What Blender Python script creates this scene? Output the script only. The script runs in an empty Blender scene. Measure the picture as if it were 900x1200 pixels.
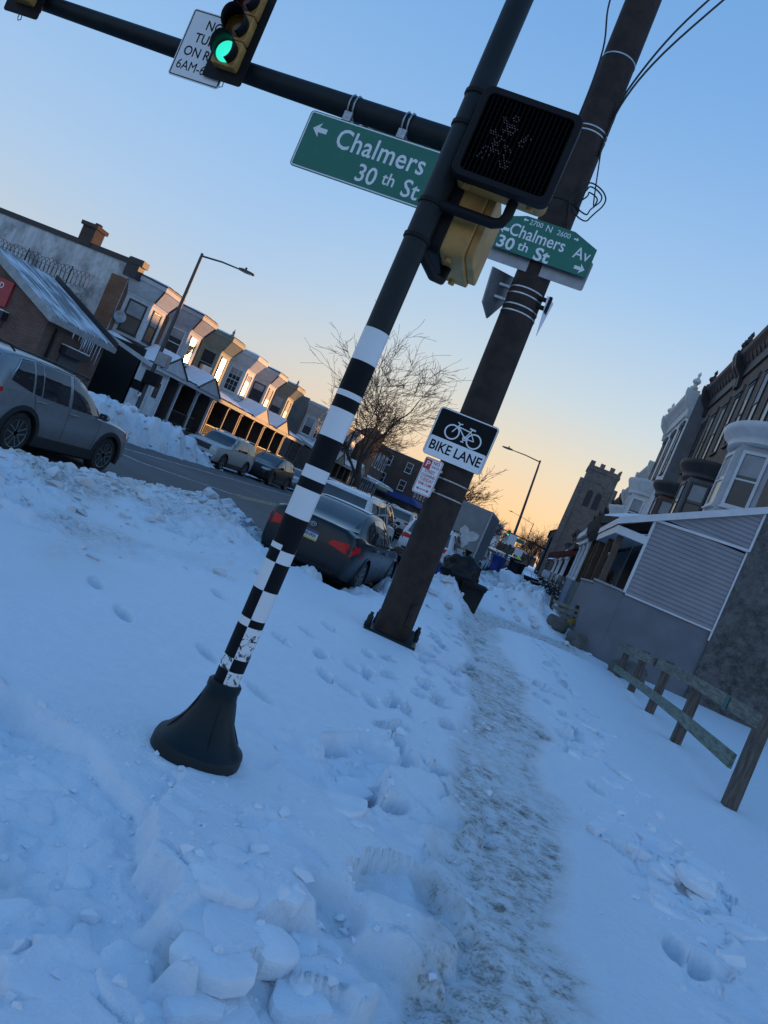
import bpy, bmesh, math, random
import numpy as np
from mathutils import Vector, Matrix, noise as mnoise
from mathutils.bvhtree import BVHTree
R = math.radians
rnd = random.Random(7)
S = bpy.context.scene
COL = S.collection

# ------------------------------------------------------------------ camera
YAW, PITCH, ROLL = R(11.63), R(-0.80), R(23.4)
cam_d = bpy.data.cameras.new('camera'); cam = bpy.data.objects.new('camera', cam_d); COL.objects.link(cam)
cam_d.sensor_fit = 'VERTICAL'; cam_d.sensor_height = 36.0; cam_d.lens = 27.0
cam_d.clip_start = 0.05; cam_d.clip_end = 8000
_r = Vector((math.cos(YAW), math.sin(YAW), 0))
_f = Vector((-math.sin(YAW)*math.cos(PITCH), math.cos(YAW)*math.cos(PITCH), math.sin(PITCH)))
_u = _r.cross(_f)
_cx = math.cos(ROLL)*_r + math.sin(ROLL)*_u
_cy = -math.sin(ROLL)*_r + math.cos(ROLL)*_u
cam.matrix_world = Matrix(((_cx.x, _cy.x, -_f.x, 0), (_cx.y, _cy.y, -_f.y, 0), (_cx.z, _cy.z, -_f.z, 1.5), (0, 0, 0, 1)))
S.camera = cam

# ------------------------------------------------------------------ sky and sun
SUN_AZ, SUN_EL = R(30.0), R(4.0)       # azimuth clockwise from +Y
W = bpy.data.worlds.new('World'); S.world = W; W.use_nodes = True
wn = W.node_tree.nodes; wl = W.node_tree.links
# twilight sky: colour by elevation, warmer and brighter towards the sun, with a share of the Nishita sky
sky = wn.new('ShaderNodeTexSky'); sky.sky_type = 'NISHITA'; sky.sun_disc = False
sky.sun_elevation = SUN_EL; sky.sun_rotation = SUN_AZ
sky.air_density = 1.0; sky.dust_density = 0.6; sky.ozone_density = 2.0
_tc = wn.new('ShaderNodeTexCoord'); _sp = wn.new('ShaderNodeSeparateXYZ'); wl.new(_tc.outputs['Generated'], _sp.inputs[0])
def _ramp(stops):
    r = wn.new('ShaderNodeValToRGB'); e = r.color_ramp.elements
    while len(e) < len(stops): e.new(.5)
    for k, (el, c) in enumerate(stops):
        e[k].position = max(0., min(1., .1+.9*math.sin(R(el)) if el >= 0 else .1+.1*el/5)); e[k].color = (c[0], c[1], c[2], 1)
    wl.new(_m.outputs[0], r.inputs[0]); return r.outputs[0]
_m = wn.new('ShaderNodeMath'); _m.operation = 'MULTIPLY_ADD'; _m.inputs[1].default_value = .9; _m.inputs[2].default_value = .1
wl.new(_sp.outputs[2], _m.inputs[0])
SKY_SUN = [(-4, (.50, .30, .17)), (0, (.98, .52, .24)), (3, (.95, .62, .34)), (7, (.80, .67, .50)), (12, (.57, .66, .71)), (20, (.37, .56, .80)), (33, (.21, .42, .76)), (55, (.115, .30, .64)), (90, (.045, .195, .53))]
SKY_SIDE = [(-4, (.30, .27, .25)), (0, (.62, .51, .44)), (3, (.60, .58, .56)), (7, (.51, .60, .70)), (12, (.41, .57, .79)), (20, (.30, .51, .81)), (33, (.19, .40, .75)), (55, (.115, .30, .64)), (90, (.045, .195, .53))]
_a = _ramp(SKY_SUN); _b = _ramp(SKY_SIDE)
_g = R(4.0)
_d = wn.new('ShaderNodeVectorMath'); _d.operation = 'DOT_PRODUCT'; _d.inputs[1].default_value = (math.sin(_g), math.cos(_g), 0)
wl.new(_tc.outputs['Generated'], _d.inputs[0])
_mr = wn.new('ShaderNodeMapRange'); _mr.interpolation_type = 'SMOOTHSTEP'
_mr.inputs['From Min'].default_value = .80; _mr.inputs['From Max'].default_value = 1.0
wl.new(_d.outputs['Value'], _mr.inputs['Value'])
_mx = wn.new('ShaderNodeMix'); _mx.data_type = 'RGBA'
wl.new(_mr.outputs[0], _mx.inputs[0]); wl.new(_b, _mx.inputs[6]); wl.new(_a, _mx.inputs[7])
bg = wn['Background']; bg.inputs['Strength'].default_value = 1.0
bg2 = wn.new('ShaderNodeBackground'); bg2.inputs['Strength'].default_value = .02
_ad = wn.new('ShaderNodeAddShader')
wl.new(_mx.outputs[2], bg.inputs['Color']); wl.new(sky.outputs['Color'], bg2.inputs['Color'])
wl.new(bg.outputs[0], _ad.inputs[0]); wl.new(bg2.outputs[0], _ad.inputs[1]); wl.new(_ad.outputs[0], wn['World Output'].inputs['Surface'])
sl = bpy.data.lights.new('sun', 'SUN'); sl.energy = 5.0; sl.angle = R(0.5); sl.color = (1.0, 0.50, 0.19)
so = bpy.data.objects.new('sun', sl); COL.objects.link(so)
_sd = Vector((math.sin(SUN_AZ)*math.cos(SUN_EL), math.cos(SUN_AZ)*math.cos(SUN_EL), math.sin(SUN_EL)))
so.rotation_euler = _sd.to_track_quat('Z', 'Y').to_euler()
S.view_settings.view_transform = 'Standard'; S.view_settings.look = 'None'
S.view_settings.exposure = 0.0; S.view_settings.gamma = 1.0; S.view_settings.use_curve_mapping = False
S.cycles.use_denoising = True
S.cycles.max_bounces = 6; S.cycles.diffuse_bounces = 3; S.cycles.glossy_bounces = 3; S.cycles.transmission_bounces = 4

# ------------------------------------------------------------------ materials
class NT:
    def __init__(s, name):
        s.m = bpy.data.materials.new(name); s.m.use_nodes = True
        s.n = s.m.node_tree.nodes; s.l = s.m.node_tree.links; s.b = s.n['Principled BSDF']
    def node(s, t, **kw):
        x = s.n.new(t)
        for k, v in kw.items():
            if k in x.inputs.keys(): s.put(x.inputs[k], v)
            else: setattr(x, k, v)
        return x
    def put(s, sock, v):
        if isinstance(v, bpy.types.NodeSocket): s.l.new(v, sock)
        else: sock.default_value = v
    def set(s, k, v): s.put(s.b.inputs[k], v)
    def math(s, op, a, b=0.0, c=None):
        x = s.n.new('ShaderNodeMath'); x.operation = op
        s.put(x.inputs[0], a); s.put(x.inputs[1], b)
        if c is not None: s.put(x.inputs[2], c)
        return x.outputs[0]
    def mix(s, fac, a, b):
        x = s.n.new('ShaderNodeMix'); x.data_type = 'RGBA'
        s.put(x.inputs[0], fac); s.put(x.inputs[6], a); s.put(x.inputs[7], b)
        return x.outputs[2]
    def noise(s, scale, detail=4, rough=.55, vec=None, dist=0):
        x = s.n.new('ShaderNodeTexNoise'); x.inputs['Scale'].default_value = scale
        x.inputs['Detail'].default_value = detail; x.inputs['Roughness'].default_value = rough
        x.inputs['Distortion'].default_value = dist
        s.l.new(vec if vec is not None else s.obj(), x.inputs['Vector'])
        return x.outputs['Fac']
    def obj(s):
        if not hasattr(s, 'tc'): s.tc = s.n.new('ShaderNodeTexCoord')
        return s.tc.outputs['Object']
    def scaled(s, v):
        x = s.n.new('ShaderNodeMapping'); x.inputs['Scale'].default_value = v; s.l.new(s.obj(), x.inputs['Vector']); return x.outputs['Vector']
    def step(s, v, a, b):
        x = s.n.new('ShaderNodeMapRange'); x.interpolation_type = 'SMOOTHSTEP'
        s.put(x.inputs['Value'], v); x.inputs['From Min'].default_value = a; x.inputs['From Max'].default_value = b
        return x.outputs['Result']
    def bump(s, h, strength=.3, dist=.02, chain=None):
        x = s.n.new('ShaderNodeBump'); x.inputs['Strength'].default_value = strength; x.inputs['Distance'].default_value = dist
        s.l.new(h, x.inputs['Height'])
        if chain is not None: s.l.new(chain, x.inputs['Normal'])
        return x.outputs['Normal']

def c4(c): return (c[0], c[1], c[2], 1.0)
_mc = {}
def pm(name, col, rough=.6, var=.25, scale=6, bump=0., bscale=40, metal=0., spec=.5, coat=0., col2=None, lo=.35, hi=.7):
    """a plain procedural material: base colour broken up by noise, with a little bump"""
    if name in _mc: return _mc[name]
    t = NT(name)
    n = t.noise(scale, 5)
    d = tuple(x*(1-var) for x in col) if col2 is None else col2
    t.set('Base Color', t.mix(t.step(n, lo, hi), c4(d), c4(col)))
    t.set('Roughness', rough); t.set('Metallic', metal); t.set('Specular IOR Level', spec); t.set('Coat Weight', coat)
    if bump: t.set('Normal', t.bump(t.noise(bscale, 4), bump, .01))
    _mc[name] = t.m
    return t.m

def emis(name, col, st, base=(0, 0, 0)):
    if name in _mc: return _mc[name]
    t = NT(name); t.set('Base Color', c4(base)); t.set('Emission Color', c4(col)); t.set('Emission Strength', st)
    t.set('Roughness', .2); _mc[name] = t.m
    return t.m

def brick(name, c1, c2, mortar, sx=.22, sy=.072, ms=.012, bump=.4):
    if name in _mc: return _mc[name]
    t = NT(name)
    sep = t.node('ShaderNodeSeparateXYZ'); t.l.new(t.obj(), sep.inputs[0])
    cmb = t.node('ShaderNodeCombineXYZ')
    t.l.new(t.math('ADD', sep.outputs[0], sep.outputs[1]), cmb.inputs[0]); t.l.new(sep.outputs[2], cmb.inputs[1])
    b = t.node('ShaderNodeTexBrick'); t.l.new(cmb.outputs[0], b.inputs['Vector'])
    b.inputs['Scale'].default_value = 1; b.inputs['Brick Width'].default_value = sx; b.inputs['Row Height'].default_value = sy
    b.inputs['Mortar Size'].default_value = ms; b.inputs['Color1'].default_value = c4(c1); b.inputs['Color2'].default_value = c4(c2)
    b.inputs['Mortar'].default_value = c4(mortar)
    n = t.noise(1.3, 5)
    t.set('Base Color', t.mix(t.math('MULTIPLY', t.step(n, .35, .75), .45), b.outputs['Color'], c4(tuple(x*.45 for x in c1))))
    t.set('Roughness', .9); t.set('Specular IOR Level', .2)
    t.set('Normal', t.bump(t.math('SUBTRACT', 1.0, b.outputs['Fac']), bump, .01))
    _mc[name] = t.m
    return t.m

def siding(name, col, pitch=.12, depth=.02, rough=.55):
    """horizontal lapped boards: relief only"""
    if name in _mc: return _mc[name]
    t = NT(name)
    sep = t.node('ShaderNodeSeparateXYZ'); t.l.new(t.obj(), sep.inputs[0])
    f = t.math('FRACT', t.math('DIVIDE', sep.outputs[2], pitch))
    h = t.math('SUBTRACT', 1.0, f)
    n = t.noise(2.0, 5)
    t.set('Base Color', t.mix(t.step(n, .35, .75), c4(tuple(x*.82 for x in col)), c4(col)))
    t.set('Roughness', rough); t.set('Normal', t.bump(h, 1.0, depth))
    _mc[name] = t.m
    return t.m

def glass(name, col=(.012, .016, .02), rough=.05):
    if name in _mc: return _mc[name]
    t = NT(name); n = t.noise(1.5, 3)
    t.set('Base Color', t.mix(t.step(n, .4, .65), c4(col), c4(tuple(x*1.8 for x in col))))
    t.set('Roughness', rough); t.set('Specular IOR Level', .6)
    t.set('Normal', t.bump(t.noise(2.2, 2), .05, .05))
    _mc[name] = t.m
    return t.m

# ------------------------------------------------------------------ mesh helpers
I4 = Matrix.Identity(4)
def T(x, y, z): return Matrix.Translation((x, y, z))
def RZ(a): return Matrix.Rotation(a, 4, 'Z')
def RX(a): return Matrix.Rotation(a, 4, 'X')
def RY(a): return Matrix.Rotation(a, 4, 'Y')
def SC(x, y, z): return Matrix.Diagonal((x, y, z, 1))

class MB:
    def __init__(s, M=None): s.v = []; s.f = []; s.mi = []; s.M = M or I4; s.k = 0
    def add(s, vs, fs, M=None):
        M = s.M @ (M if M is not None else I4); o = len(s.v)
        s.v += [tuple(M @ Vector(p)) for p in vs]
        s.f += [tuple(o+i for i in q) for q in fs]; s.mi += [s.k]*len(fs)
        return s
    def bx(s, x0, x1, y0, y1, z0, z1, M=None):
        vs = [(x0, y0, z0), (x1, y0, z0), (x1, y1, z0), (x0, y1, z0), (x0, y0, z1), (x1, y0, z1), (x1, y1, z1), (x0, y1, z1)]
        return s.add(vs, [(0, 3, 2, 1), (4, 5, 6, 7), (0, 1, 5, 4), (1, 2, 6, 5), (2, 3, 7, 6), (3, 0, 4, 7)], M)
    def box(s, c, d, M=None):
        return s.bx(c[0]-d[0]/2, c[0]+d[0]/2, c[1]-d[1]/2, c[1]+d[1]/2, c[2]-d[2]/2, c[2]+d[2]/2, M)
    def tube(s, pts, r, n=10, caps=True, M=None, closed=False):
        pts = [Vector(p) for p in pts]; m = len(pts)
        rs = r if isinstance(r, (list, tuple)) else [r]*m
        vs = []; up = None
        for i, p in enumerate(pts):
            if closed: d = pts[(i+1) % m]-pts[i-1]
            else: d = pts[min(i+1, m-1)]-pts[max(i-1, 0)]
            d = d.normalized() if d.length > 1e-9 else Vector((0, 0, 1))
            if up is None:
                up = Vector((0, 0, 1)) if abs(d.z) < .9 else Vector((1, 0, 0))
            a = d.cross(up)
            if a.length < 1e-6: a = d.orthogonal()
            a.normalize(); b = a.cross(d).normalized(); up = b
            for j in range(n):
                t = 2*math.pi*j/n
                vs.append(p + rs[i]*(math.cos(t)*a+math.sin(t)*b))
        fs = []
        for i in range(m if closed else m-1):
            i2 = (i+1) % m
            for j in range(n):
                j2 = (j+1) % n
                fs.append((i*n+j, i2*n+j, i2*n+j2, i*n+j2))
        if caps and not closed: fs += [tuple(range(n)), tuple((m-1)*n+j for j in reversed(range(n)))]
        return s.add(vs, fs, M)
    def cyl(s, p0, p1, r0, r1=None, n=16, M=None): return s.tube([p0, p1], [r0, r0 if r1 is None else r1], n, True, M)
    def lathe(s, prof, n=24, M=None, cap=True):
        vs = [(r*math.cos(2*math.pi*j/n), r*math.sin(2*math.pi*j/n), z) for r, z in prof for j in range(n)]
        fs = [(i*n+j, i*n+(j+1) % n, (i+1)*n+(j+1) % n, (i+1)*n+j) for i in range(len(prof)-1) for j in range(n)]
        if cap: fs += [tuple(reversed(range(n))), tuple((len(prof)-1)*n+j for j in range(n))]
        return s.add(vs, fs, M)
    def prism(s, pts, d0, d1, M=None):
        """2D polygon (local x,z) pushed along local y from d0 to d1"""
        n = len(pts)
        vs = [(p[0], d0, p[1]) for p in pts]+[(p[0], d1, p[1]) for p in pts]
        fs = [tuple(range(n)), tuple(n+i for i in reversed(range(n)))]
        fs += [(i, n+i, n+(i+1) % n, (i+1) % n) for i in range(n)]
        return s.add(vs, fs, M)
    def plan(s, pts, z0, z1, M=None):
        """2D polygon (x,y) raised from z0 to z1"""
        n = len(pts)
        vs = [(p[0], p[1], z0) for p in pts]+[(p[0], p[1], z1) for p in pts]
        fs = [tuple(reversed(range(n))), tuple(n+i for i in range(n))]
        fs += [(i, (i+1) % n, n+(i+1) % n, n+i) for i in range(n)]
        return s.add(vs, fs, M)
    def loft(s, rings, M=None, caps=True, closed=True):
        n = len(rings[0]); vs = [p for r in rings for p in r]; fs = []
        for i in range(len(rings)-1):
            for j in range(n if closed else n-1):
                j2 = (j+1) % n
                fs.append((i*n+j, i*n+j2, (i+1)*n+j2, (i+1)*n+j))
        if caps: fs += [tuple(reversed(range(n))), tuple((len(rings)-1)*n+j for j in range(n))]
        return s.add(vs, fs, M)
    def ball(s, c, r, n=10, m=7, M=None, jit=0, rng=None):
        r = r if isinstance(r, (tuple, list)) else (r, r, r); rings = []
        for i in range(1, m):
            a = math.pi*i/m
            rings.append([(c[0]+r[0]*math.sin(a)*math.cos(2*math.pi*j/n)*(1+(rng.uniform(-jit, jit) if rng else 0)),
                           c[1]+r[1]*math.sin(a)*math.sin(2*math.pi*j/n)*(1+(rng.uniform(-jit, jit) if rng else 0)),
                           c[2]-r[2]*math.cos(a)*(1+(rng.uniform(-jit, jit) if rng else 0))) for j in range(n)])
        return s.loft(rings, M)
    def mesh(s, name, mats, smooth=None):
        me = bpy.data.meshes.new(name); me.from_pydata(s.v, [], s.f)
        for m in (mats if isinstance(mats, (list, tuple)) else [mats]): me.materials.append(m)
        me.polygons.foreach_set('material_index', s.mi)
        bm = bmesh.new(); bm.from_mesh(me); bmesh.ops.recalc_face_normals(bm, faces=bm.faces); bm.to_mesh(me); bm.free()
        if smooth is not None:
            me.polygons.foreach_set('use_smooth', [True]*len(me.polygons))
            try: me.set_sharp_from_angle(angle=R(smooth))
            except Exception: pass
        me.update()
        return me
    def build(s, name, mats, parent=None, smooth=None, bevel=0, loc=None):
        o = bpy.data.objects.new(name, s.mesh(name, mats, smooth)); COL.objects.link(o)
        if parent is not None: o.parent = parent
        if loc: o.location = loc
        if bevel:
            b = o.modifiers.new('bevel', 'BEVEL'); b.width = bevel; b.segments = 2; b.limit_method = 'ANGLE'; b.angle_limit = R(40)
        return o

def tag(o, label=None, cat=None, group=None, kind=None):
    if label: o['label'] = label
    if cat: o['category'] = cat
    if group: o['group'] = group
    if kind: o['kind'] = kind
    return o
def thing(name, label, cat, loc=(0, 0, 0), rz=0., group=None):
    o = bpy.data.objects.new(name, None); COL.objects.link(o); o.empty_display_size = .2
    o.location = loc; o.rotation_euler = (0, 0, rz)
    return tag(o, label, cat, group)
def kids(o): return KID.get(o.name, [])
def index_kids():
    KID.clear()
    for o in bpy.data.objects:
        if o.parent: KID.setdefault(o.parent.name, []).append(o)
KID = {}
def dup(root, loc, rz=0., label=None, scale=None, keep=None):
    c = root.copy(); COL.objects.link(c); c.location = loc; c.rotation_euler = (0, 0, rz)
    if label: c['label'] = label
    if scale: c.scale = scale
    for ch in kids(root):
        if keep and ch.name.split('.')[0] not in keep: continue
        d = ch.copy(); COL.objects.link(d); d.parent = c
        for g in kids(ch):
            e = g.copy(); COL.objects.link(e); e.parent = d
    return c
def text(body, size, mat, parent, M, name='lettering', sx=1., align='CENTER', bold=0., ext=.0008, space=1.):
    """raised lettering; M maps text plane (x right, y up, z out) into the parent's space"""
    cu = bpy.data.curves.new('t', 'FONT'); cu.body = body; cu.size = size; cu.align_x = align; cu.align_y = 'CENTER'
    cu.extrude = ext; cu.offset = bold; cu.resolution_u = 3; cu.space_character = space
    o = bpy.data.objects.new('t', cu); COL.objects.link(o)
    bpy.context.view_layer.update()
    me = bpy.data.meshes.new_from_object(o.evaluated_get(bpy.context.evaluated_depsgraph_get()))
    bpy.data.objects.remove(o); bpy.data.curves.remove(cu)
    me.transform(M @ SC(sx, 1, 1)); me.materials.clear(); me.materials.append(mat); me.name = name
    o = bpy.data.objects.new(name, me); COL.objects.link(o); o.parent = parent
    return o
def FACE(x, y, z, rz=0.):
    """text/panel frame standing upright facing -Y (turned by rz about z)"""
    return T(x, y, z) @ RZ(rz) @ RX(R(90))
def rrect(w, h, r, n=5, cx=0, cz=0):
    p = []
    for sx, sz, a0 in ((1, -1, -90), (1, 1, 0), (-1, 1, 90), (-1, -1, 180)):
        for i in range(n+1):
            a = R(a0+90*i/n)
            p.append((cx+sx*(w/2-r)+r*math.cos(a), cz+sz*(h/2-r)+r*math.sin(a)))
    return p
# ------------------------------------------------------------------ common materials
M_asph = NT('asphalt')
_n = M_asph.noise(.35, 6, .6); _n2 = M_asph.noise(60, 3)
M_asph.set('Base Color', M_asph.mix(M_asph.step(_n, .35, .7), (.035, .036, .04, 1), (.11, .105, .10, 1)))
M_asph.set('Roughness', M_asph.math('ADD', .45, M_asph.math('MULTIPLY', _n, .5)))
M_asph.set('Normal', M_asph.bump(_n2, .3, .01)); M_asph = M_asph.m

def snow_material():
    t = NT('snow')
    at = t.node('ShaderNodeAttribute', attribute_name='dirt')
    d = at.outputs['Fac']
    n1 = t.noise(9, 8, .68); n2 = t.noise(1, 6, .6, vec=t.scaled((17, 20, 18)), dist=.3); n3 = t.noise(70, 4, .65)
    n0 = t.noise(.7, 4)
    # speckles and smears of grit pressed into the snow
    k = t.math('ADD', t.math('MULTIPLY', n1, .34), t.math('ADD', t.math('MULTIPLY', n2, .36), t.math('MULTIPLY', n3, .30)))
    thr = t.math('SUBTRACT', .73, t.math('MULTIPLY', d, .24))
    m = t.node('ShaderNodeMapRange'); m.interpolation_type = 'SMOOTHSTEP'
    t.l.new(t.math('SUBTRACT', k, thr), m.inputs['Value']); m.inputs['From Min'].default_value = -.02; m.inputs['From Max'].default_value = .13
    tint = t.math('MULTIPLY', d, t.math('ADD', .25, t.math('MULTIPLY', t.step(n1, .3, .7), .5)))
    white = t.mix(t.step(n1, .3, .8), (.76, .82, .90, 1), (.83, .87, .92, 1))
    c = t.mix(tint, white, (.42, .385, .34, 1))
    c = t.mix(t.math('MULTIPLY', m.outputs['Result'], .85), c, (.105, .085, .065, 1))
    t.set('Base Color', c); t.set('Roughness', .55); t.set('Specular IOR Level', .45)
    t.set('Subsurface Weight', 0.0)
    b = t.bump(t.noise(130, 3, .7), .45, .008)
    b = t.bump(t.noise(24, 6, .65), .55, .025, b)
    t.set('Normal', b)
    return t.m
M_snow = snow_material()
M_snowcap = pm('settled_snow', (.85, .87, .9), .8, .08, 3, .4, 18)

# ------------------------------------------------------------------ noise on arrays
def _hash(ix, iy, seed):
    h = (ix.astype(np.int64)*374761393 + iy.astype(np.int64)*668265263 + seed*974634777) & 0xFFFFFFFF
    h = ((h ^ (h >> 13))*1274126177) & 0xFFFFFFFF
    h = h ^ (h >> 16)
    return (h & 0xFFFFFF).astype(np.float64)/0xFFFFFF
def vnoise(x, y, seed=0):
    ix = np.floor(x); iy = np.floor(y); fx = x-ix; fy = y-iy
    fx = fx*fx*fx*(fx*(fx*6-15)+10); fy = fy*fy*fy*(fy*(fy*6-15)+10)
    a = _hash(ix, iy, seed); b = _hash(ix+1, iy, seed); c = _hash(ix, iy+1, seed); d = _hash(ix+1, iy+1, seed)
    return (a*(1-fx)+b*fx)*(1-fy)+(c*(1-fx)+d*fx)*fy
def fbm(x, y, seed=0, oct=4, gain=.5):
    s = 0; a = 1; t = 0
    for i in range(oct):
        ca, sa = math.cos(.6*i), math.sin(.6*i)
        s = s+a*vnoise((x*ca-y*sa)*2**i+17*i, (x*sa+y*ca)*2**i, seed+i); t += a; a *= gain
    return s/t
def plates(x, y, size, seed):
    """broken crust: each Voronoi cell is one tilted slab -> (height, distance to the cell edge, random)"""
    gx = x/size; gy = y/size; ix = np.floor(gx); iy = np.floor(gy)
    best = np.full(x.shape, 9.); sec = np.full(x.shape, 9.); h = np.zeros(x.shape); rr = np.zeros(x.shape)
    for dx in (-1, 0, 1):
        for dy in (-1, 0, 1):
            cx = ix+dx; cy = iy+dy
            px = cx+_hash(cx, cy, seed); py = cy+_hash(cx, cy, seed+1)
            d = np.hypot(gx-px, gy-py)
            t = _hash(cx, cy, seed+2); a = _hash(cx, cy, seed+3)*6.283; k = _hash(cx, cy, seed+4)
            z = (t-.5)*1.1 + (np.cos(a)*(gx-px)+np.sin(a)*(gy-py))*(k*1.3)
            nb = d < best
            sec = np.where(nb, best, np.minimum(sec, d))
            h = np.where(nb, z, h); rr = np.where(nb, k, rr); best = np.where(nb, d, best)
    return h, sec-best, rr
def sstep(v, a, b):
    t = np.clip((v-a)/(b-a), 0, 1); return t*t*(3-2*t)
def sdist(px, py, poly):
    """signed distance, positive inside the polygon"""
    d = np.full(px.shape, 1e9); ins = np.zeros(px.shape, bool); n = len(poly)
    for i in range(n):
        ax, ay = poly[i]; bx, by = poly[(i+1) % n]; ex, ey = bx-ax, by-ay
        t = np.clip(((px-ax)*ex+(py-ay)*ey)/(ex*ex+ey*ey), 0, 1)
        d = np.minimum(d, np.hypot(px-ax-t*ex, py-ay-t*ey))
        c = ((ay > py) != (by > py)) & (px < (bx-ax)*(py-ay)/((by-ay) if by != ay else 1e-9)+ax)
        ins ^= c
    return np.where(ins, d, -d)

NEAR = [(-6.9, -9), (-6.7, 8), (-6.7, 13.2), (-6.1, 15.4), (-5.4, 15.0), (-4.7, 12.0), (-2.5, 11.5), (-2.3, 16), (-2.3, 600), (60, 600), (60, -9)]
PRINTS = [(-3.13, 5.63, 2.2), (-2.55, 5.25, 2.3), (-1.72, 5.09, 2.4), (-1.20, 4.73, 2.5), (-2.28, 7.13, 2.0), (-1.53, 6.28, 2.2)]
def path_x(y):
    return np.interp(y, [0, 2.8, 7.6, 11, 14.2, 17.0, 20], [.62, .54, .40, .12, -.35, -.5, -.2])
def terrain(x, y):
    """snow surface height and dirt amount at world points"""
    far = np.hypot(x, y)
    big = fbm(x*.35, y*.35, 3, 3)-.5
    lump = fbm(x*1.6, y*1.6, 11, 5, .55)-.5
    fine = fbm(x*6.5, y*6.5, 23, 4, .55)-.5
    # ---- near side: corner and pavement
    dn = sdist(x, y, NEAR)
    z = -.62+.62*sstep(dn+lump*.7, -.55, .35)
    dirt = np.zeros(x.shape)
    z += big*.07*sstep(dn, 0, 1.5)
    # gentle fall of the ground to the right and away
    z -= .13*sstep(x, 1.2, 3)*sstep(y, 8, 21)
    # plough bank along the corner kerb
    corner = sstep(y, 16.2, 15.0)
    lumpy = sstep(-x, 2.6, 4.6)*corner*sstep(dn, -.6, .2)
    bank = np.exp(-((dn-.75)/.8)**2)*sstep(-x, 3.2, 5.0)*corner
    z += bank*(.20+.10*big)
    ph, pe, pr = plates(x+lump*.25, y+fine*.2, .33, 5)
    ph2, pe2, pr2 = plates(x+fine*.15, y+lump*.2, .15, 9)
    rough = lumpy*sstep(fbm(x*.9, y*.9, 41, 3), .30-.25*sstep(-x, 4.2, 5.6)+.10, .62)
    z += rough*(.17*lump*2+.10*np.maximum(ph, -.2)*sstep(pe, 0, .25)+.05*ph2*sstep(pe2, 0, .3)+.03*fine)
    dirt = np.maximum(dirt, lumpy*.66*(.4+1.2*sstep(fbm(x*.7, y*.7, 51, 3), .4, .65)))
    # kerb bank beside parked cars and mounds on the pavement further on
    kb = np.exp(-((x+1.65)/.55)**2)*sstep(y, 14.0, 18)
    mound = sstep(y-.55*x, 20.2, 21.9)*sstep(y, 37, 30)*np.exp(-((x-.35)/1.2)**2)*.72
    mound2 = np.exp(-((x+.6)/.8)**2)*sstep(y, 42, 47)*sstep(y, 80, 60)*.55
    heap = np.exp(-((x+1.5)/.6)**2-((y-17.2)/1.8)**2)*.28
    wild = np.clip(kb*.8+mound*1.4+mound2+heap*2, 0, 1)*sstep(dn, -.6, .3)
    z += (kb*.30+mound+mound2+heap)*sstep(dn, -.5, .4)*(1+lump*.9)+wild*(.16*lump*1.8+.10*ph*sstep(pe, 0, .3)+.05*ph2)
    dirt = np.maximum(dirt, wild*.38)
    # shovelled strip from the kerb across to the house steps
    cy_ = y-(18.9+.55*x)+lump*.8
    cross = sstep(cy_, -1.5, -.9)*sstep(cy_, 1.5, .9)*sstep(x, -1.5, -.9)*sstep(x, 2.4, 1.7)
    z = z*(1-cross)+cross*(-.075+.06*fine+.04*lump); dirt = np.maximum(dirt, cross*1.0)
    # trodden path
    px = path_x(y); q = np.abs(x-px+(fbm(x*1.2, y*1.2, 71, 3)-.5)*.35)
    on = sstep(q, .52, .32)*sstep(y, 19.5, 17.0)
    edge = sstep(q, 1.0, .55)*sstep(y, 19.5, 17.0)
    steps = fbm(x*3.2, y*5.5, 81, 3)-.5
    z += -.05*edge-.04*on+on*(steps*.055+fine*.012)
    dirt = np.maximum(dirt, on*(.66+.26*sstep(fbm(x*1.6, y*1.2, 91, 3), .38, .62))+edge*.14)
    # scuffed, broken crust either side of it
    side = sstep(x, -1.5, -.35)*sstep(x, px+.1, px-.35)*sstep(y, 16, 12)
    b1 = sstep(fbm(x*.8, y*.8, 101, 3)+.45*sstep(y, 4.4, 2.4)-.25*sstep(y, 4.2, 6.0)+.10*side, .52, .555)
    near_l = np.maximum(sstep(y+.35*(x+1.2)+.35*(fbm(x*1.5, y*1.5, 111, 3)-.5), 3.10, 3.04)*sstep(x, px-.25, px-.55), side*b1*sstep(y, 6.5, 5.0))
    m1 = fbm(x*4.2, y*4.2, 161, 2)-.5; m2 = fbm(x*4.2, y*4.2, 163, 2)-.5
    wx = x+.28*(fbm(x*1.6, y*1.6, 165, 2)-.5)+.10*m1; wy = y+.28*(fbm(x*1.6, y*1.6, 167, 2)-.5)+.10*m2
    w1, e1, r1 = plates(wx, wy, .34, 15)
    w2, e2, r2 = plates(x+.05*m1, y+.05*m2, .11, 19)
    F = fbm(wx*1.7, wy*1.7, 141, 3)*.88+.12*(m1+.5)
    sunk = sstep(F, .490, .455)
    rub = .020*w2*sstep(e2, 0, .3)+.05*m2+.06*lump
    crust = sunk*(-.108+rub*1.2)+(1-sunk)*(.012+.060*w1*sstep(e1, 0, .10)+.03*lump)
    z += near_l*(crust-.01)
    dirt = np.maximum(dirt, near_l*(.05+.26*sunk)*sstep(fbm(x*1.3, y*1.3, 151, 3), .35, .6)*1.3)
    # broken slabs to the right of the path
    br = np.exp(-((x-(1.45+.05*y))/.40)**2-((y-5.4)/.75)**2)*1.25+np.exp(-((x-1.7)/.3)**2-((y-3.9)/.45)**2)+.9*np.exp(-((x-1.2)/.3)**2-((y-8.4)/.7)**2)
    br = sstep(br+.5*(fbm(x*2, y*2, 121, 3)-.5), .42, .62)
    w3, e3, r3 = plates(x+.10*m1, y+.10*m2, .26, 33)
    z += br*(np.maximum(w3, -.6)*.115*sstep(e3, 0, .07)-.02)
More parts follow.
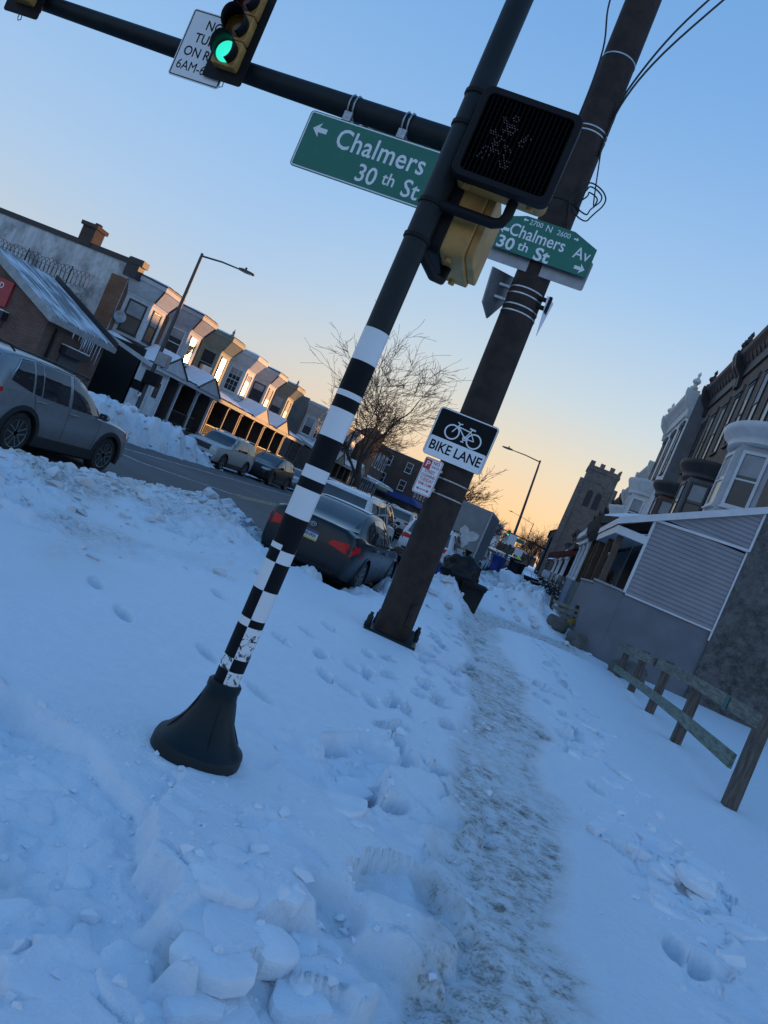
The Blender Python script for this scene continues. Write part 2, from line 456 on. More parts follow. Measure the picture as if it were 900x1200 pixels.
    # footprints
    for k_, (fx, fy, a) in enumerate(ALLPRINTS):
        dx = x-fx; dy = y-fy
        m = (np.abs(dx) < .4) & (np.abs(dy) < .4)
        if not m.any(): continue
        u = dx[m]*math.cos(a)+dy[m]*math.sin(a); v = -dx[m]*math.sin(a)+dy[m]*math.cos(a)
        e = np.sqrt((u/.165)**2+(v/(.064+.06*u))**2)+(fine[m] if False else 0)
        z[m] += -(.12+.06*(k_*37 % 10)/10)*sstep(e, 1.09, .72)*(1+.25*u/.15)+.010*np.exp(-((e-1.3)/.2)**2)
    # slush where the parked car was dug out
    sl = sstep(dn, .3, -.3)*sstep(x, -6.6, -5.6)*sstep(x, -1.9, -2.4)*sstep(y, 10, 12)
    near_car = sstep(y, 26, 18)
    z += sl*(.20+.16*near_car*lump*2.2+.10*(ph*sstep(pe, 0, .3))+.05*ph2)*(.5+.5*near_car)*sstep(-x, 6.4, 4.9)
    dirt = np.maximum(dirt, sl*.75)
    # ---- far side of the street
    df = -15.1-x+lump*1.0+.5*big
    fz = -.62+.78*sstep(df, -.7, .9)
    hump = np.exp(-((df-1.3)/1.1)**2)*(.50*sstep(y, 33.6, 30.5)+.08)
    parked = sstep(y, 33.0, 34.2)*sstep(y, 96, 90)*sstep(x, -17.7, -17.2)*sstep(x, -14.4, -15.2)
    fz = fz+hump*(1+lump)+sstep(df, -.5, .5)*(.30*lump+.10*ph)*sstep(x, -22, -19)
    fz = fz*(1-parked)+parked*(-.40+.22*lump)
    fdirt = sstep(df, 1.2, -.4)*.75+.16*sstep(df, -.5, .5)*sstep(x, -20, -17)
    w = sstep(x, -11.5, -12.5)
    z = z*(1-w)+fz*w; dirt = dirt*(1-w)+fdirt*w
    z += fine*.012*sstep(dn, -.2, .3)*(lumpy+wild*.5+near_l*.6)
    z += .0015*fine
    # yards and sides: keep under the buildings
    z = np.where((x < -22.0) & (y > 25), np.minimum(z, .05), z)
    z = np.where((x > 1.3) & (y > 21.4), np.minimum(z, .25), z)
    return z, np.clip(dirt, 0, 1)
_pr = random.Random(5)
FOOT = [(-2.98, 5.43), (-2.47, 5.03), (-1.81, 5.11), (-1.28, 4.87), (-2.65, 7.12), (-1.74, 6.58), (-0.68, 4.77), (-1.16, 6.11), (-0.96, 6.09), (-1.10, 6.83), (-0.52, 6.35), (-0.81, 7.18), (-0.50, 7.51), (-0.48, 7.08), (-0.37, 5.39), (-0.57, 8.22), (-0.54, 9.01), (-0.13, 6.68), (-0.03, 5.30), (-0.23, 5.17), (-1.72, 7.32), (-1.40, 6.73), (-1.68, 8.00), (-1.14, 7.65), (-0.32, 4.42), (-0.17, 4.33), (-0.46, 4.54), (-0.49, 6.33), (-0.71, 9.22), (-0.65, 10.46), (-0.74, 8.70), (0.79, 8.09), (1.03, 9.54), (1.19, 8.72), (1.24, 8.04), (1.03, 11.06), (0.71, 11.33), (0.51, 11.59), (1.22, 6.83), (1.32, 5.49), (1.48, 7.82), (0.89, 13.81), (1.09, 12.89), (1.05, 7.86), (1.41, 4.26), (1.54, 4.21), (1.97, 5.45)]
ALLPRINTS = [(x, y, R(118 if x < -.9 else 95)+_pr.uniform(-.45, .45)) for x, y in FOOT]
for i in range(38):
    ALLPRINTS.append((-.55+_pr.uniform(-.45, .4), 5.6+i*.23, R(92)+_pr.uniform(-.6, .6)))
for i in range(34):
    ALLPRINTS.append((1.0+_pr.uniform(-.35, .55)-.012*i, 9.0+i*.27, R(95)+_pr.uniform(-.7, .7)))
def build_terrain():
    cx, cy = 0., -1.0
    rs = [.7]
    while rs[-1] < 40: rs.append(rs[-1]*1.0048)
    while rs[-1] < 700: rs.append(rs[-1]*1.022)
    rs = np.array(rs); az = np.radians(np.linspace(-66, 66, 900))
    rr, aa = np.meshgrid(rs, az, indexing='ij')
    x = cx+rr*np.sin(aa); y = cy+rr*np.cos(aa)
    z, d = terrain(x.ravel(), y.ravel())
    co = np.stack([x.ravel(), y.ravel(), z], 1).astype(np.float32)
    n, m = rr.shape
    i = np.arange(n-1)[:, None]*m+np.arange(m-1)[None]
    f = np.stack([i, i+1, i+m+1, i+m], -1).reshape(-1, 4)[:, ::-1]
    me = bpy.data.meshes.new('snow_ground')
    me.vertices.add(len(co)); me.vertices.foreach_set('co', co.ravel())
    me.loops.add(f.size); me.loops.foreach_set('vertex_index', f.ravel().astype(np.int32))
    me.polygons.add(len(f)); me.polygons.foreach_set('loop_start', np.arange(0, f.size, 4, dtype=np.int32))
    me.polygons.foreach_set('loop_total', np.full(len(f), 4, np.int32))
    me.polygons.foreach_set('use_smooth', np.ones(len(f), bool))
    me.update(calc_edges=True); me.validate()
    a = me.attributes.new('dirt', 'FLOAT', 'POINT'); a.data.foreach_set('value', d.astype(np.float32))
    me.materials.append(M_snow)
    o = bpy.data.objects.new('snow_ground', me); COL.objects.link(o); tag(o, kind='structure')
build_terrain()
def gz(x, y):
    return float(terrain(np.array([x], float), np.array([y], float))[0][0])

ROADZ = -.28
tag(MB().add([(-3000, -600, -.66), (3000, -600, -.66), (3000, 4000, -.66), (-3000, 4000, -.66)], [(0, 1, 2, 3)]).build('ground', M_snowcap), kind='structure')
mb = MB().add([(-16.5, -40, ROADZ), (-2.0, -40, ROADZ), (-2.0, 900, ROADZ), (-16.5, 900, ROADZ)], [(0, 1, 2, 3)])
mb.add([(-60, -6, ROADZ-.004), (-2, -6, ROADZ-.004), (-2, 6.0, ROADZ-.004), (-60, 6.0, ROADZ-.004)], [(0, 1, 2, 3)])
tag(mb.build('road', M_asph), kind='structure')
M_wline = pm('worn_white_paint', (.62, .63, .62), .6, .5, 5, .2, 60, col2=(.22, .22, .22))
M_yline = pm('worn_yellow_paint', (.60, .45, .14), .6, .5, 5, .2, 60, col2=(.2, .17, .1))
def strip(mb, p, q, w, z=ROADZ+.004):
    d = (Vector(q)-Vector(p)).normalized(); n = Vector((-d.y, d.x))*w/2
    return mb.add([(p[0]-n.x, p[1]-n.y, z), (q[0]-n.x, q[1]-n.y, z), (q[0]+n.x, q[1]+n.y, z), (p[0]+n.x, p[1]+n.y, z)], [(0, 1, 2, 3)])
mb = MB(); strip(mb, (-13.2, 14), (-13.2, 300), .12); strip(mb, (-11.3, 20.2), (-9.75, 23.4), .16); strip(mb, (-11.9, 20.2), (-11.3, 20.2), .3)
strip(mb, (-5.6, 30), (-5.6, 300), .12)
tag(mb.build('road_marking', M_wline), kind='structure')
mb = MB(); strip(mb, (-9.75, 23.4), (-9.75, 300), .12); strip(mb, (-9.45, 23.4), (-9.45, 300), .12)
tag(mb.build('road_marking', M_yline), kind='structure')
# ------------------------------------------------------------------ poles, signals and signs at the corner
def proj(mb, f): return mb
P_dark = pm('dark_green_paint', (.010, .015, .017), .55, .35, 9, .12, 60, spec=.3)
P_base = pm('pedestal_green_paint', (.008, .017, .021), .45, .25, 5, .15, 30, spec=.25)
P_black = pm('black_paint', (.006, .006, .008), .6, .3, 12, .1, 80, spec=.25)
P_brown = pm('weathered_brown_steel', (.022, .016, .015), .7, .5, 7, .25, 25, col2=(.042, .027, .022), spec=.25)
P_galv = pm('galvanised_steel', (.42, .44, .46), .42, .3, 30, .1, 90, metal=.8)
P_yellow = pm('signal_yellow_paint', (.50, .27, .07), .5, .3, 8, .1, 50)
P_white = pm('white_sheeting', (.78, .79, .80), .45, .06, 6)
P_sgreen = pm('green_sheeting', (.004, .15, .10), .40, .12, 4)
P_ink = pm('black_ink', (.007, .009, .011), .6, .2, 9, spec=.15)
P_red = pm('red_ink', (.55, .035, .04), .5, .15, 9)
P_alu = pm('bare_sign_back', (.33, .34, .36), .45, .2, 6, metal=.6)
P_cable = pm('black_cable', (.010, .010, .011), .55, .2, 10)
def worn_white():
    t = NT('worn_white_wrap'); n = t.noise(34, 6, .7, dist=.8); sep = t.node('ShaderNodeSeparateXYZ'); t.l.new(t.obj(), sep.inputs[0])
    lowness = t.step(sep.outputs[2], .86, .55)
    m = t.math('GREATER_THAN', t.math('ADD', n, t.math('MULTIPLY', lowness, .16)), .70)
    t.set('Base Color', t.mix(m, t.mix(t.noise(5, 3), (.66, .67, .69, 1), (.80, .81, .82, 1)), (.02, .022, .025, 1)))
    t.set('Roughness', .42); return t.m
P_wrapw = worn_white()
P_wrapb = pm('black_wrap', (.006, .008, .012), .6, .25, 12, spec=.15)

FP = (-1.12, 3.57)
zf = -.06
pole = thing('signal_pole', 'slim dark pole with black and white checkered wrap on a flared pedestal', 'signal pole', (FP[0], FP[1], 0))
def sqring(h, r, z, n=8):
    """rounded square ring: half size h, corner radius r"""
    return [(p[0], p[1], z) for p in rrect(2*h, 2*h, min(r, h*.999), n)]
mb = MB(RZ(R(14)))
mb.loft([sqring(.224, .20, zf), sqring(.224, .20, .050), sqring(.218, .20, .066), sqring(.205, .19, .073), sqring(.182, .175, .100), sqring(.150, .147, .140), sqring(.123, .121, .190),
         sqring(.103, .102, .245), sqring(.090, .089, .295), sqring(.080, .079, .340), sqring(.084, .083, .350), sqring(.084, .083, .378), sqring(.074, .073, .388)], None, True)
for q in (20, 110, 200, 290):
    c_, s_ = math.cos(R(q)), math.sin(R(q)); mb.tube([(c_*.183, s_*.183, .100), (c_*.124, s_*.124, .190), (c_*.091, s_*.091, .295)], .004, 5)
mb.build('pedestal', P_base, pole, 35)
MB().lathe([(.062, .36), (.062, 4.9), (.055, 4.92)], 28).build('pole', P_dark, pole, 40)
mb = MB(); rr_ = .0638
a0 = math.atan2(-3.57, 1.12)              # towards the kerb walkers
def patch(z0, z1, a, b, k):
    mb.k = k; n = max(3, int(abs(b-a)/R(11)))
    vs = []; fs = []
    for i in range(n+1):
        t = a+(b-a)*i/n
        vs += [(rr_*math.cos(t), rr_*math.sin(t), z0), (rr_*math.cos(t), rr_*math.sin(t), z1)]
    for i in range(n): fs.append((2*i, 2*i+2, 2*i+3, 2*i+1))
    mb.add(vs, fs)
for z0, z1, k in [(2.068, 2.235, 0), (1.91, 2.068, 1), (1.882, 1.91, 0), (1.82, 1.882, 1), (1.672, 1.82, 0), (1.516, 1.672, 1), (1.455, 1.516, 0), (1.403, 1.455, 1), (1.258, 1.403, 0), (1.112, 1.258, 1)]:
    patch(z0, z1, 0, 2*math.pi, k)
# checker rows: first cell left of the front line, then alternating quarter turns
mid = a0-R(8)
for z0, z1, k in [(1.085, 1.112, 0), (1.022, 1.085, 1), (.875, 1.022, 0), (.725, .875, 1), (.686, .725, 0), (.520, .686, 1), (.455, .520, 0), (.385, .455, 1)]:
    for q in range(4):
        patch(z0, z1, mid-R(90)*(q+1), mid-R(90)*q, (k+q) % 2)
mb.v = mb.v
mb.build('reflective_wrap', [P_wrapw, P_wrapb], pole, 60)
for z in (3.46, 3.30, 2.90, 2.72):
    MB().lathe([(.0635, z-.012), (.069, z-.010), (.069, z+.010), (.0635, z+.012)], 24, None, False).build('clamp_band', P_black, pole, 40)

# walk signals: yellow case, black front with an egg-crate visor
def ped_signal(name, label, loc, rz, arms):
    t = thing(name, label, 'walk signal', loc, rz, 'pedestrian walk signals on the slim pole')
    w, h, d = .455, .405, .17
    mb = MB(); mb.prism(rrect(w, h, .035), 0, d*.75); mb.prism(rrect(w*.9, h*.9, .03), d*.75, d); mb.build('case', P_yellow, t, 35, .006)
    for sx in (-.16, .16): mb = MB().cyl((sx, .05, -h/2-.022), (sx, .05, -h/2+.01), .018, n=10); mb.build('latch', P_yellow, t, 40)
    # door frame
    fr = MB(); o = rrect(w+.03, h+.035, .045); i_ = rrect(w-.035, h-.03, .03)
    n = len(o); vs = [(p[0], -.06, p[1]) for p in o]+[(p[0], -.06, p[1]) for p in i_]+[(p[0], .004, p[1]) for p in o]+[(p[0], .004, p[1]) for p in i_]
    fs = []
    for q in range(n):
        r = (q+1) % n
        fs += [(q, r, n+r, n+q), (2*n+q, 2*n+r, r, q), (n+q, n+r, 3*n+r, 3*n+q), (3*n+q, 3*n+r, 2*n+r, 2*n+q)]
    fr.add(vs, fs); fr.build('visor_frame', P_black, t, 40, .004)
    lens = MB().prism(rrect(w-.05, h-.04, .03), -.008, -.004).build('lens', pm('dark_lens', (.006, .006, .007), .25, .3, 20), t)
    rs = random.Random(3)
    # unlit diodes of the walking figure, their glint painted as a pale colour
    dots = MB()
    fig = [(-.03, .115, .03), (-.045, .05, .045), (-.02, .06, .03), (-.06, -.01, .05), (-.09, -.06, .05), (-.12, -.1, .03), (-.02, -.05, .05), (.0, -.1, .04), (.04, .02, .04), (-.10, .02, .03), (-.07, .09, .03), (.06, .05, .02)]
    p_ = .0125
    for iz in range(-13, 14):
        for ix in range(-15, 16):
            x = p_*(ix+.5*(iz % 2)); z = p_*.87*iz
            if any((x-cx+.02)**2+(z-cz)**2 < (s*.62)**2 for cx, cz, s in fig) and rs.random() < .62: dots.ball((x, -.054, z), .0036, 6, 4)
    tag(dots.build('diode', pm('painted_glint_diode', (.22, .15, .145), .25, .3, 30), lens), kind='stuff')
    g = MB(); nx, nz = 19, 17
    for q in range(nx+1):
        x = -w/2+.02+(w-.04)*q/nx; g.bx(x-.0011, x+.0011, -.056, -.012, -h/2+.018, h/2-.018)
    for q in range(nz+1):
        z = -h/2+.018+(h-.036)*q/nz
        pts = []
        for m_ in range(nx*2+1):
            pts.append((-w/2+.02+(w-.04)*m_/(nx*2), z+(.006 if m_ % 2 else -.006)))
        for (xa, za), (xb, zb) in zip(pts[:-1], pts[1:]):
            g.add([(xa, -.058, za), (xb, -.058, zb), (xb, -.012, zb+.004), (xa, -.012, za+.004)], [(0, 1, 2, 3)])
    g.build('visor_grid', P_black, t)
    for a in arms:
        m2 = MB(T(*[-c for c in (0, 0, 0)]))
        m2.tube(a[0], a[1], 12); m2.build('bracket_arm', P_black, t, 50)
    hub = MB().box((-.05, .06, h/2+.018), (.30, .12, .035)); hub.build('top_hinge', P_black, t, None, .012)
    return t
c0 = Vector((-.825, 3.50, 3.235))
def rel(p, rz=0): return (RZ(-rz) @ Vector((p[0]-c0.x, p[1]-c0.y, p[2]-c0.z)))
s1 = ped_signal('pedestrian_signal', 'black fronted walk signal with egg-crate visor facing the camera beside the slim pole', tuple(c0), R(4),
    [([rel((-1.12, 3.57, 3.47)), rel((-1.02, 3.57, 3.475)), rel((-.90, 3.56, 3.455)), rel((-.88, 3.55, 3.43))], .028),
     ([rel((-1.12, 3.57, 2.905)), rel((-.80, 3.56, 2.905)), rel((-.765, 3.56, 2.92)), rel((-.75, 3.56, 2.96)), rel((-.75, 3.56, 3.06))], .026)])
c0 = Vector((-1.03, 3.86, 2.93)); rz2 = R(-87)
s2 = ped_signal('pedestrian_signal', 'yellow cased walk signal behind the slim pole, turned away towards the street', tuple(c0), rz2,
    [([rel((-1.12, 3.57, 2.72), rz2), rel((-1.06, 3.64, 2.66), rz2), rel((-1.02, 3.74, 2.63), rz2), rel((-1.00, 3.83, 2.65), rz2), rel((-1.00, 3.86, 2.76), rz2)], .026),
     ([rel((-1.12, 3.57, 3.30), rz2), rel((-1.05, 3.70, 3.32), rz2), rel((-1.0, 3.84, 3.28), rz2), rel((-1.0, 3.86, 3.12), rz2)], .026)])

# ---- heavy mast pole
MX, MY = -1.235, 9.32
mast = thing('mast_arm_pole', 'heavy brown steel pole with a long mast arm over the street and bolted base', 'signal pole', (MX, MY, 0))
LEAN = -.030
def mz(z): return Vector((LEAN*z*1.0, 0, z))
MB().tube([mz(-.15), mz(.3), mz(2.0), mz(4.5), mz(11)], [.232, .228, .222, .216, .205], 32).build('pole', P_brown, mast, 50)
MB().box((0, 0, .02), (.66, .66, .05), RZ(R(8))).build('base_plate', P_base, mast, None, .01)
for ax, ay in ((-.27, -.25), (.27, -.25), (.27, .27), (-.27, .27)):
    b = MB(); b.lathe([(.045, .03), (.045, .09), (.036, .10), (.036, .17), (.022, .19), (.022, .22)], 12, T(ax, ay, 0) @ RX(R(3))); b.build('anchor_bolt', P_base, mast, 35)
MB().box((.19, -.10, .36), (.06, .14, .28), RZ(R(-10))).build('handhole_cover', P_brown, mast, None, .01)
MB().tube([(-.05, -.0, 5.93), (-.9, -.02, 5.96), (-4.3, -.10, 5.965), (-9.6, -.22, 6.02)], [.176, .165, .138, .098], 28).build('mast_arm', P_dark, mast, 50)
MB().box((-.33, 0, 5.93), (.06, .40, .40)).build('arm_flange', P_dark, mast, None, .01)
M_band = pm('steel_band', (.52, .54, .57), .35, .2, 30, metal=.7)
for z, r in ((2.66, .2225), (2.02, .2235), (1.83, .2235), (4.50, .2185), (4.42, .2185), (4.28, .219), (4.20, .219), (6.52, .214), (6.58, .214), (7.5, .212)):
    p = mz(z); MB(T(p.x, p.y, 0)).lathe([(r, z-.009), (r+.004, z-.008), (r+.004, z+.008), (r, z+.009)], 32, None, False).build('steel_band', M_band if z > 3 else P_galv, mast, 40)
for z in (5.65, 5.05):
    p = mz(z); MB(T(p.x, p.y, 0)).lathe([(.215, z-.02), (.226, z-.018), (.226, z+.018), (.215, z+.02)], 32, None, False).build('collar', P_dark, mast, 40)

def plate(parent, pts, y0, y1, mat, name, bevel=0):
    return MB().prism(pts, y0, y1).build(name, mat, parent, None, bevel)
def outline(parent, w, h, r, lw, inset, mat, y):
    """a painted border line just proud of the panel"""
    o = rrect(w-2*inset, h-2*inset, max(r-inset, .005)); i_ = rrect(w-2*inset-2*lw, h-2*inset-2*lw, max(r-inset-lw, .004)); n = len(o)
    vs = [(p[0], y, p[1]) for p in o]+[(p[0], y, p[1]) for p in i_]
    return MB().add(vs, [(q, (q+1) % n, n+(q+1) % n, n+q) for q in range(n)]).build('border', mat, parent)
def arrow(parent, mat, cx, cz, L, h, y, left=True):
    s = -1 if left else 1
    p = [(cx+s*L/2, cz), (cx+s*(L/2-h*.55), cz+h/2), (cx+s*(L/2-h*.45), cz+h*.17), (cx-s*L/2, cz+h*.17), (cx-s*L/2, cz-h*.17), (cx+s*(L/2-h*.45), cz-h*.17), (cx+s*(L/2-h*.55), cz-h/2)]
    if left: p = p[::-1]
    return MB().prism(p, y-.001, y).build('arrow', mat, parent)

# ---- traffic lights on the arm
M_lens = {'green': emis('green_lamp', (.04, 1.0, .72), .9, (0, .25, .18)), 'amber': pm('unlit_amber_lens', (.10, .05, .008), .25, .2, 10), 'red': pm('unlit_red_lens', (.06, .006, .006), .25, .2, 10)}
def traffic_light(label, loc, rz=0):
    t = thing('traffic_light', label, 'traffic light', loc, rz, 'traffic lights hung on the mast arm')
    bp = MB(); bp.prism(rrect(.58, 1.36, .04), .02, .03); bp.build('backplate', P_black, t, None, .004)
    for k, cname in enumerate(('green', 'amber', 'red')):
        z = -.355+.355*k
        b = MB(); b.prism(rrect(.345, .345, .03, cz=z), -.10, .16); sec = b.build('signal_section', P_yellow, t, 35, .008)
        l = MB(); l.lathe([(.0, -.03), (.06, -.026), (.11, -.014), (.145, 0)], 24, T(0, -.106, z) @ RX(R(90)) @ SC(1, 1, -1), False); l.build('lens', M_lens[cname], sec, 40)
        v = MB(); n = 26; vs = []; fs = []
        for i in range(n+1):
            a = R(-62)+R(304)*i/n
            a2 = a
            for r_, y0, dz in ((.158, -.10, 0), (.163, -.33+.10*(1-math.sin(a))*.5, -.0)):
                vs.append((r_*math.cos(a2), y0, z+r_*math.sin(a2)+dz))
        for i in range(n): fs.append((2*i, 2*i+1, 2*i+3, 2*i+2))
        o = v.add(vs, fs).build('visor', P_black, sec, 60)
        sol = o.modifiers.new('thick', 'SOLIDIFY'); sol.thickness = .005
    MB().bx(-.05, .05, .16, .24, -.20, .20).bx(-.03, .03, .16, .20, -.56, .56).build('mounting_bracket', P_black, t, None, .008)
    c = MB(); c.tube([(.02, .0, -.66), (.0, .01, -.72), (.03, .0, -.77), (.07, .0, -.75), (.06, .0, -.69), (.05, 0, -.66)], .006, 6); c.build('cable_loop', P_cable, t, 60)
    return t
traffic_light('green lit traffic light beside the NO TURN ON RED plate on the mast arm', (-6.085, 8.93, 6.315), R(0))
traffic_light('green lit traffic light farther out on the mast arm, cut by the frame corner', (-9.33, 8.93, 6.33), R(0))

# ---- NO TURN ON RED
sg = thing('traffic_sign', 'white NO TURN ON RED sign fixed to the mast arm left of the traffic light', 'sign', (-6.49, 8.99, 6.0))
plate(sg, rrect(.77, .93, .04), 0, .006, P_white, 'sign_panel', 0); outline(sg, .77, .93, .04, .014, .014, P_ink, -.0015)
for i, s_ in enumerate(('NO', 'TURN', 'ON RED', '6AM-6PM')):
    text(s_, .185, P_ink, sg, FACE(0, -.001, .29-.195*i), sx=.86, bold=0 if i == 3 else .0018)
MB().bx(-.05, .05, .006, .05, -.25, .25).build('bracket', P_galv, sg)

# ---- overhead street name sign
sg = thing('street_name_sign', 'large green overhead street name sign clamped under the mast arm', 'sign', (-3.60, 9.10, 5.345))
w, h = 2.44, .76
plate(sg, rrect(w, h, .05), 0, .008, P_sgreen, 'sign_panel'); outline(sg, w, h, .05, .016, .012, P_white, -.0015)
text('Chalmers Av', .365, P_white, sg, FACE(-.76, -.001, .13), sx=.84, align='LEFT', bold=.004, space=1.05)
text('30', .32, P_white, sg, FACE(-.34, -.001, -.20), sx=.90, align='LEFT', bold=.003)
text('th', .23, P_white, sg, FACE(.02, -.001, -.165), sx=.92, align='LEFT', bold=.002)
text('St', .32, P_white, sg, FACE(.30, -.001, -.20), sx=.92, align='LEFT', bold=.003)
arrow(sg, P_white, -1.01, .16, .20, .19, -.001, True); arrow(sg, P_white, 1.04, -.2, .20, .19, -.001, False)
for x in (-.78, -.02, .86):
    c = MB(); c.tube([(x, .135+.156*math.cos(a), .615+.156*math.sin(a)) for a in [R(q*30) for q in range(12)]], .012, 8, closed=True)
    c.tube([(x+.07, .135+.156*math.cos(a), .615+.156*math.sin(a)) for a in [R(q*30) for q in range(12)]], .012, 8, closed=True)
    c.bx(x-.02, x+.09, .0, .05, .36, .50); c.build('pipe_clamp', P_galv, sg, 50)
for x in (-.62, -.5, .35, .62): MB().bx(x, x+.07, -.004, .012, .374, .392).build('edge_clip', P_dark, sg)

# ---- street name blade on the pole
sg = thing('street_name_sign', 'small green Chalmers Av and 30th St blade sign with chamfered top on the brown pole', 'sign', (-1.385, 9.04, 5.0))
pts = [(-.60, -.185), (.615, -.185), (.615, .165), (.30, .285), (-.30, .285), (-.60, .185)]
plate(sg, pts, 0, .006, P_sgreen, 'sign_panel')
text('2700', .088, P_white, sg, FACE(-.165, -.001, .225), sx=.95); text('N', .115, P_white, sg, FACE(.0, -.001, .215), sx=.95); text('2600', .088, P_white, sg, FACE(.185, -.001, .21), sx=.95)
arrow(sg, P_white, -.30, .235, .06, .05, -.001, True); arrow(sg, P_white, .345, .205, .06, .05, -.001, False)
text('Chalmers', .215, P_white, sg, FACE(-.09, -.001, .075), sx=.84, bold=.002); text('Av', .20, P_white, sg, FACE(.475, -.001, .055), sx=.9, bold=.001)
text('30', .205, P_white, sg, FACE(-.42, -.001, -.105), sx=1.08, bold=.004); text('th', .15, P_white, sg, FACE(-.20, -.001, -.085), sx=1.08, bold=.002); text('St', .215, P_white, sg, FACE(.04, -.001, -.112), sx=1.1, bold=.005)
arrow(sg, P_white, -.50, .055, .12, .11, -.001, True); arrow(sg, P_white, .51, -.105, .13, .12, -.001, False)
sg = thing('street_name_sign', 'bare grey sign back seen below the green blade sign on the brown pole', 'sign', (-1.36, 9.12, 4.86))
plate(sg, rrect(1.22, .36, .03), 0, .006, P_alu, 'sign_panel')
MB().bx(-.03, .03, .004, .05, -.12, .12).build('bracket', P_galv, sg)
sg = thing('traffic_sign', 'dark sign seen from the side on a bracket left of the brown pole', 'sign', (-1.72, 9.30, 4.40))
MB(RZ(R(62))).prism([(-.24, .20), (.24, .30), (.24, -.06), (.05, -.34), (-.16, -.22)], 0, .02).build('sign_panel', P_alu, sg)
MB().bx(.0, .22, -.03, .03, -.08, -.05).bx(.0, .22, -.03, .03, .08, .11).build('bracket', P_galv, sg)
sg = thing('traffic_sign', 'thin white sign seen edge-on right of the brown pole', 'sign', (-1.06, 9.22, 4.30))
MB(RZ(R(70))).prism([(-.10, .20), (.12, .20), (.04, -.26)], 0, .006).build('sign_panel', P_white, sg)
MB().bx(-.12, .0, -.03, .03, .05, .09).bx(-.12, .0, -.03, .03, .15, .19).bx(-.02, .02, -.04, .04, .02, .22).build('bracket', P_black, sg)

# ---- bike lane sign
sg = thing('traffic_sign', 'black and white BIKE LANE sign with bicycle symbol on the brown pole', 'sign', (-1.355, 9.05, 2.515))
w, h = .755, .605
plate(sg, rrect(w, h, .045), 0, .006, P_ink, 'sign_panel')
outline(sg, w, h, .045, .014, .004, P_white, -.0015)
MB().prism(rrect(w-.044, .225, .02, cz=-.172), -.0012, 0).build('white_panel', P_white, sg)
text('BIKE LANE', .165, P_ink, sg, FACE(0, -.0018, -.172), sx=.86, bold=.003)
bk = MB(); y = -.0018
def ring(cx, cz, r, w_):
    n = 40; vs = [(cx+q*math.cos(2*math.pi*i/n), y, cz+q*math.sin(2*math.pi*i/n)) for q in (r-w_/2, r+w_/2) for i in range(n)]
    bk.add(vs, [(i, (i+1) % n, n+(i+1) % n, n+i) for i in range(n)])
_lay = [0]
def seg(a, b, w_):
    d = Vector((b[0]-a[0], 0, b[1]-a[1])).normalized(); n_ = Vector((-d.z, 0, d.x))*w_/2; _lay[0] += 1; yy = y-.00012*_lay[0]
    bk.add([(a[0]-n_.x, yy, a[1]-n_.z), (b[0]-n_.x, yy, b[1]-n_.z), (b[0]+n_.x, yy, b[1]+n_.z), (a[0]+n_.x, yy, a[1]+n_.z)], [(0, 1, 2, 3)])
wl_, wr_ = (-.135, .055), (.150, .040)
ring(*wl_, .085, .017); ring(*wr_, .085, .017); ring(.035, .035, .022, .012)
for a, b, w_ in [(wl_, (-.075, .175), .013), ((-.075, .175), (-.11, .19), .012), ((-.075, .175), (-.045, .185), .012), ((-.085, .145), (.035, .035), .014), ((-.080, .14), (.075, .13), .013), ((.085, .165), (.035, .035), .013), ((.05, .17), (.125, .165), .018), ((.035, .035), wr_, .012), ((.075, .135), wr_, .011), ((.035, .035), (.02, -.01), .010), ((.0, -.012), (.04, -.012), .012), ((.035, .035), (.05, .08), .010)]:
    seg(a, b, w_)
bk.build('bicycle_symbol', P_white, sg)
MB().bx(-.03, .03, .006, .05, -.2, .2).build('bracket', P_galv, sg)

# ---- parking restriction sign
sg = thing('parking_sign', 'narrow white street cleaning sign with red lettering below the bike lane sign', 'sign', (-1.545, 9.06, 1.965), R(-3))
plate(sg, rrect(.235, .455, .025), 0, .005, P_white, 'sign_panel'); outline(sg, .235, .455, .025, .006, .007, P_red, -.0012)
MB().prism(rrect(.085, .12, .006, cx=-.062, cz=.145), -.001, 0).build('red_block', P_red, sg)
text('P', .10, P_white, sg, FACE(-.062, -.0016, .145), bold=.001); 
text('NO', .058, P_red, sg, FACE(.04, -.001, .178), sx=.9, bold=.001); text('PARKING', .036, P_red, sg, FACE(.045, -.001, .128), sx=.65)
for s_, z, sz in (('STREET', .062, .056), ('CLEANING', .008, .052), ('TUESDAY', -.045, .058), ('9AM-11AM', -.098, .052)):
    text(s_, sz, P_red, sg, FACE(0, -.001, z), sx=.70, bold=.0006)
MB().prism([(-.085, -.165), (-.055, -.145), (-.055, -.160), (.055, -.160), (.055, -.145), (.085, -.165), (.055, -.185), (.055, -.170), (-.055, -.170), (-.055, -.185)], -.001, 0).build('arrow', P_red, sg)
MB().bx(.05, .14, .005, .06, .10, .13).bx(.05, .14, .005, .06, -.13, -.10).build('bracket', P_galv, sg)

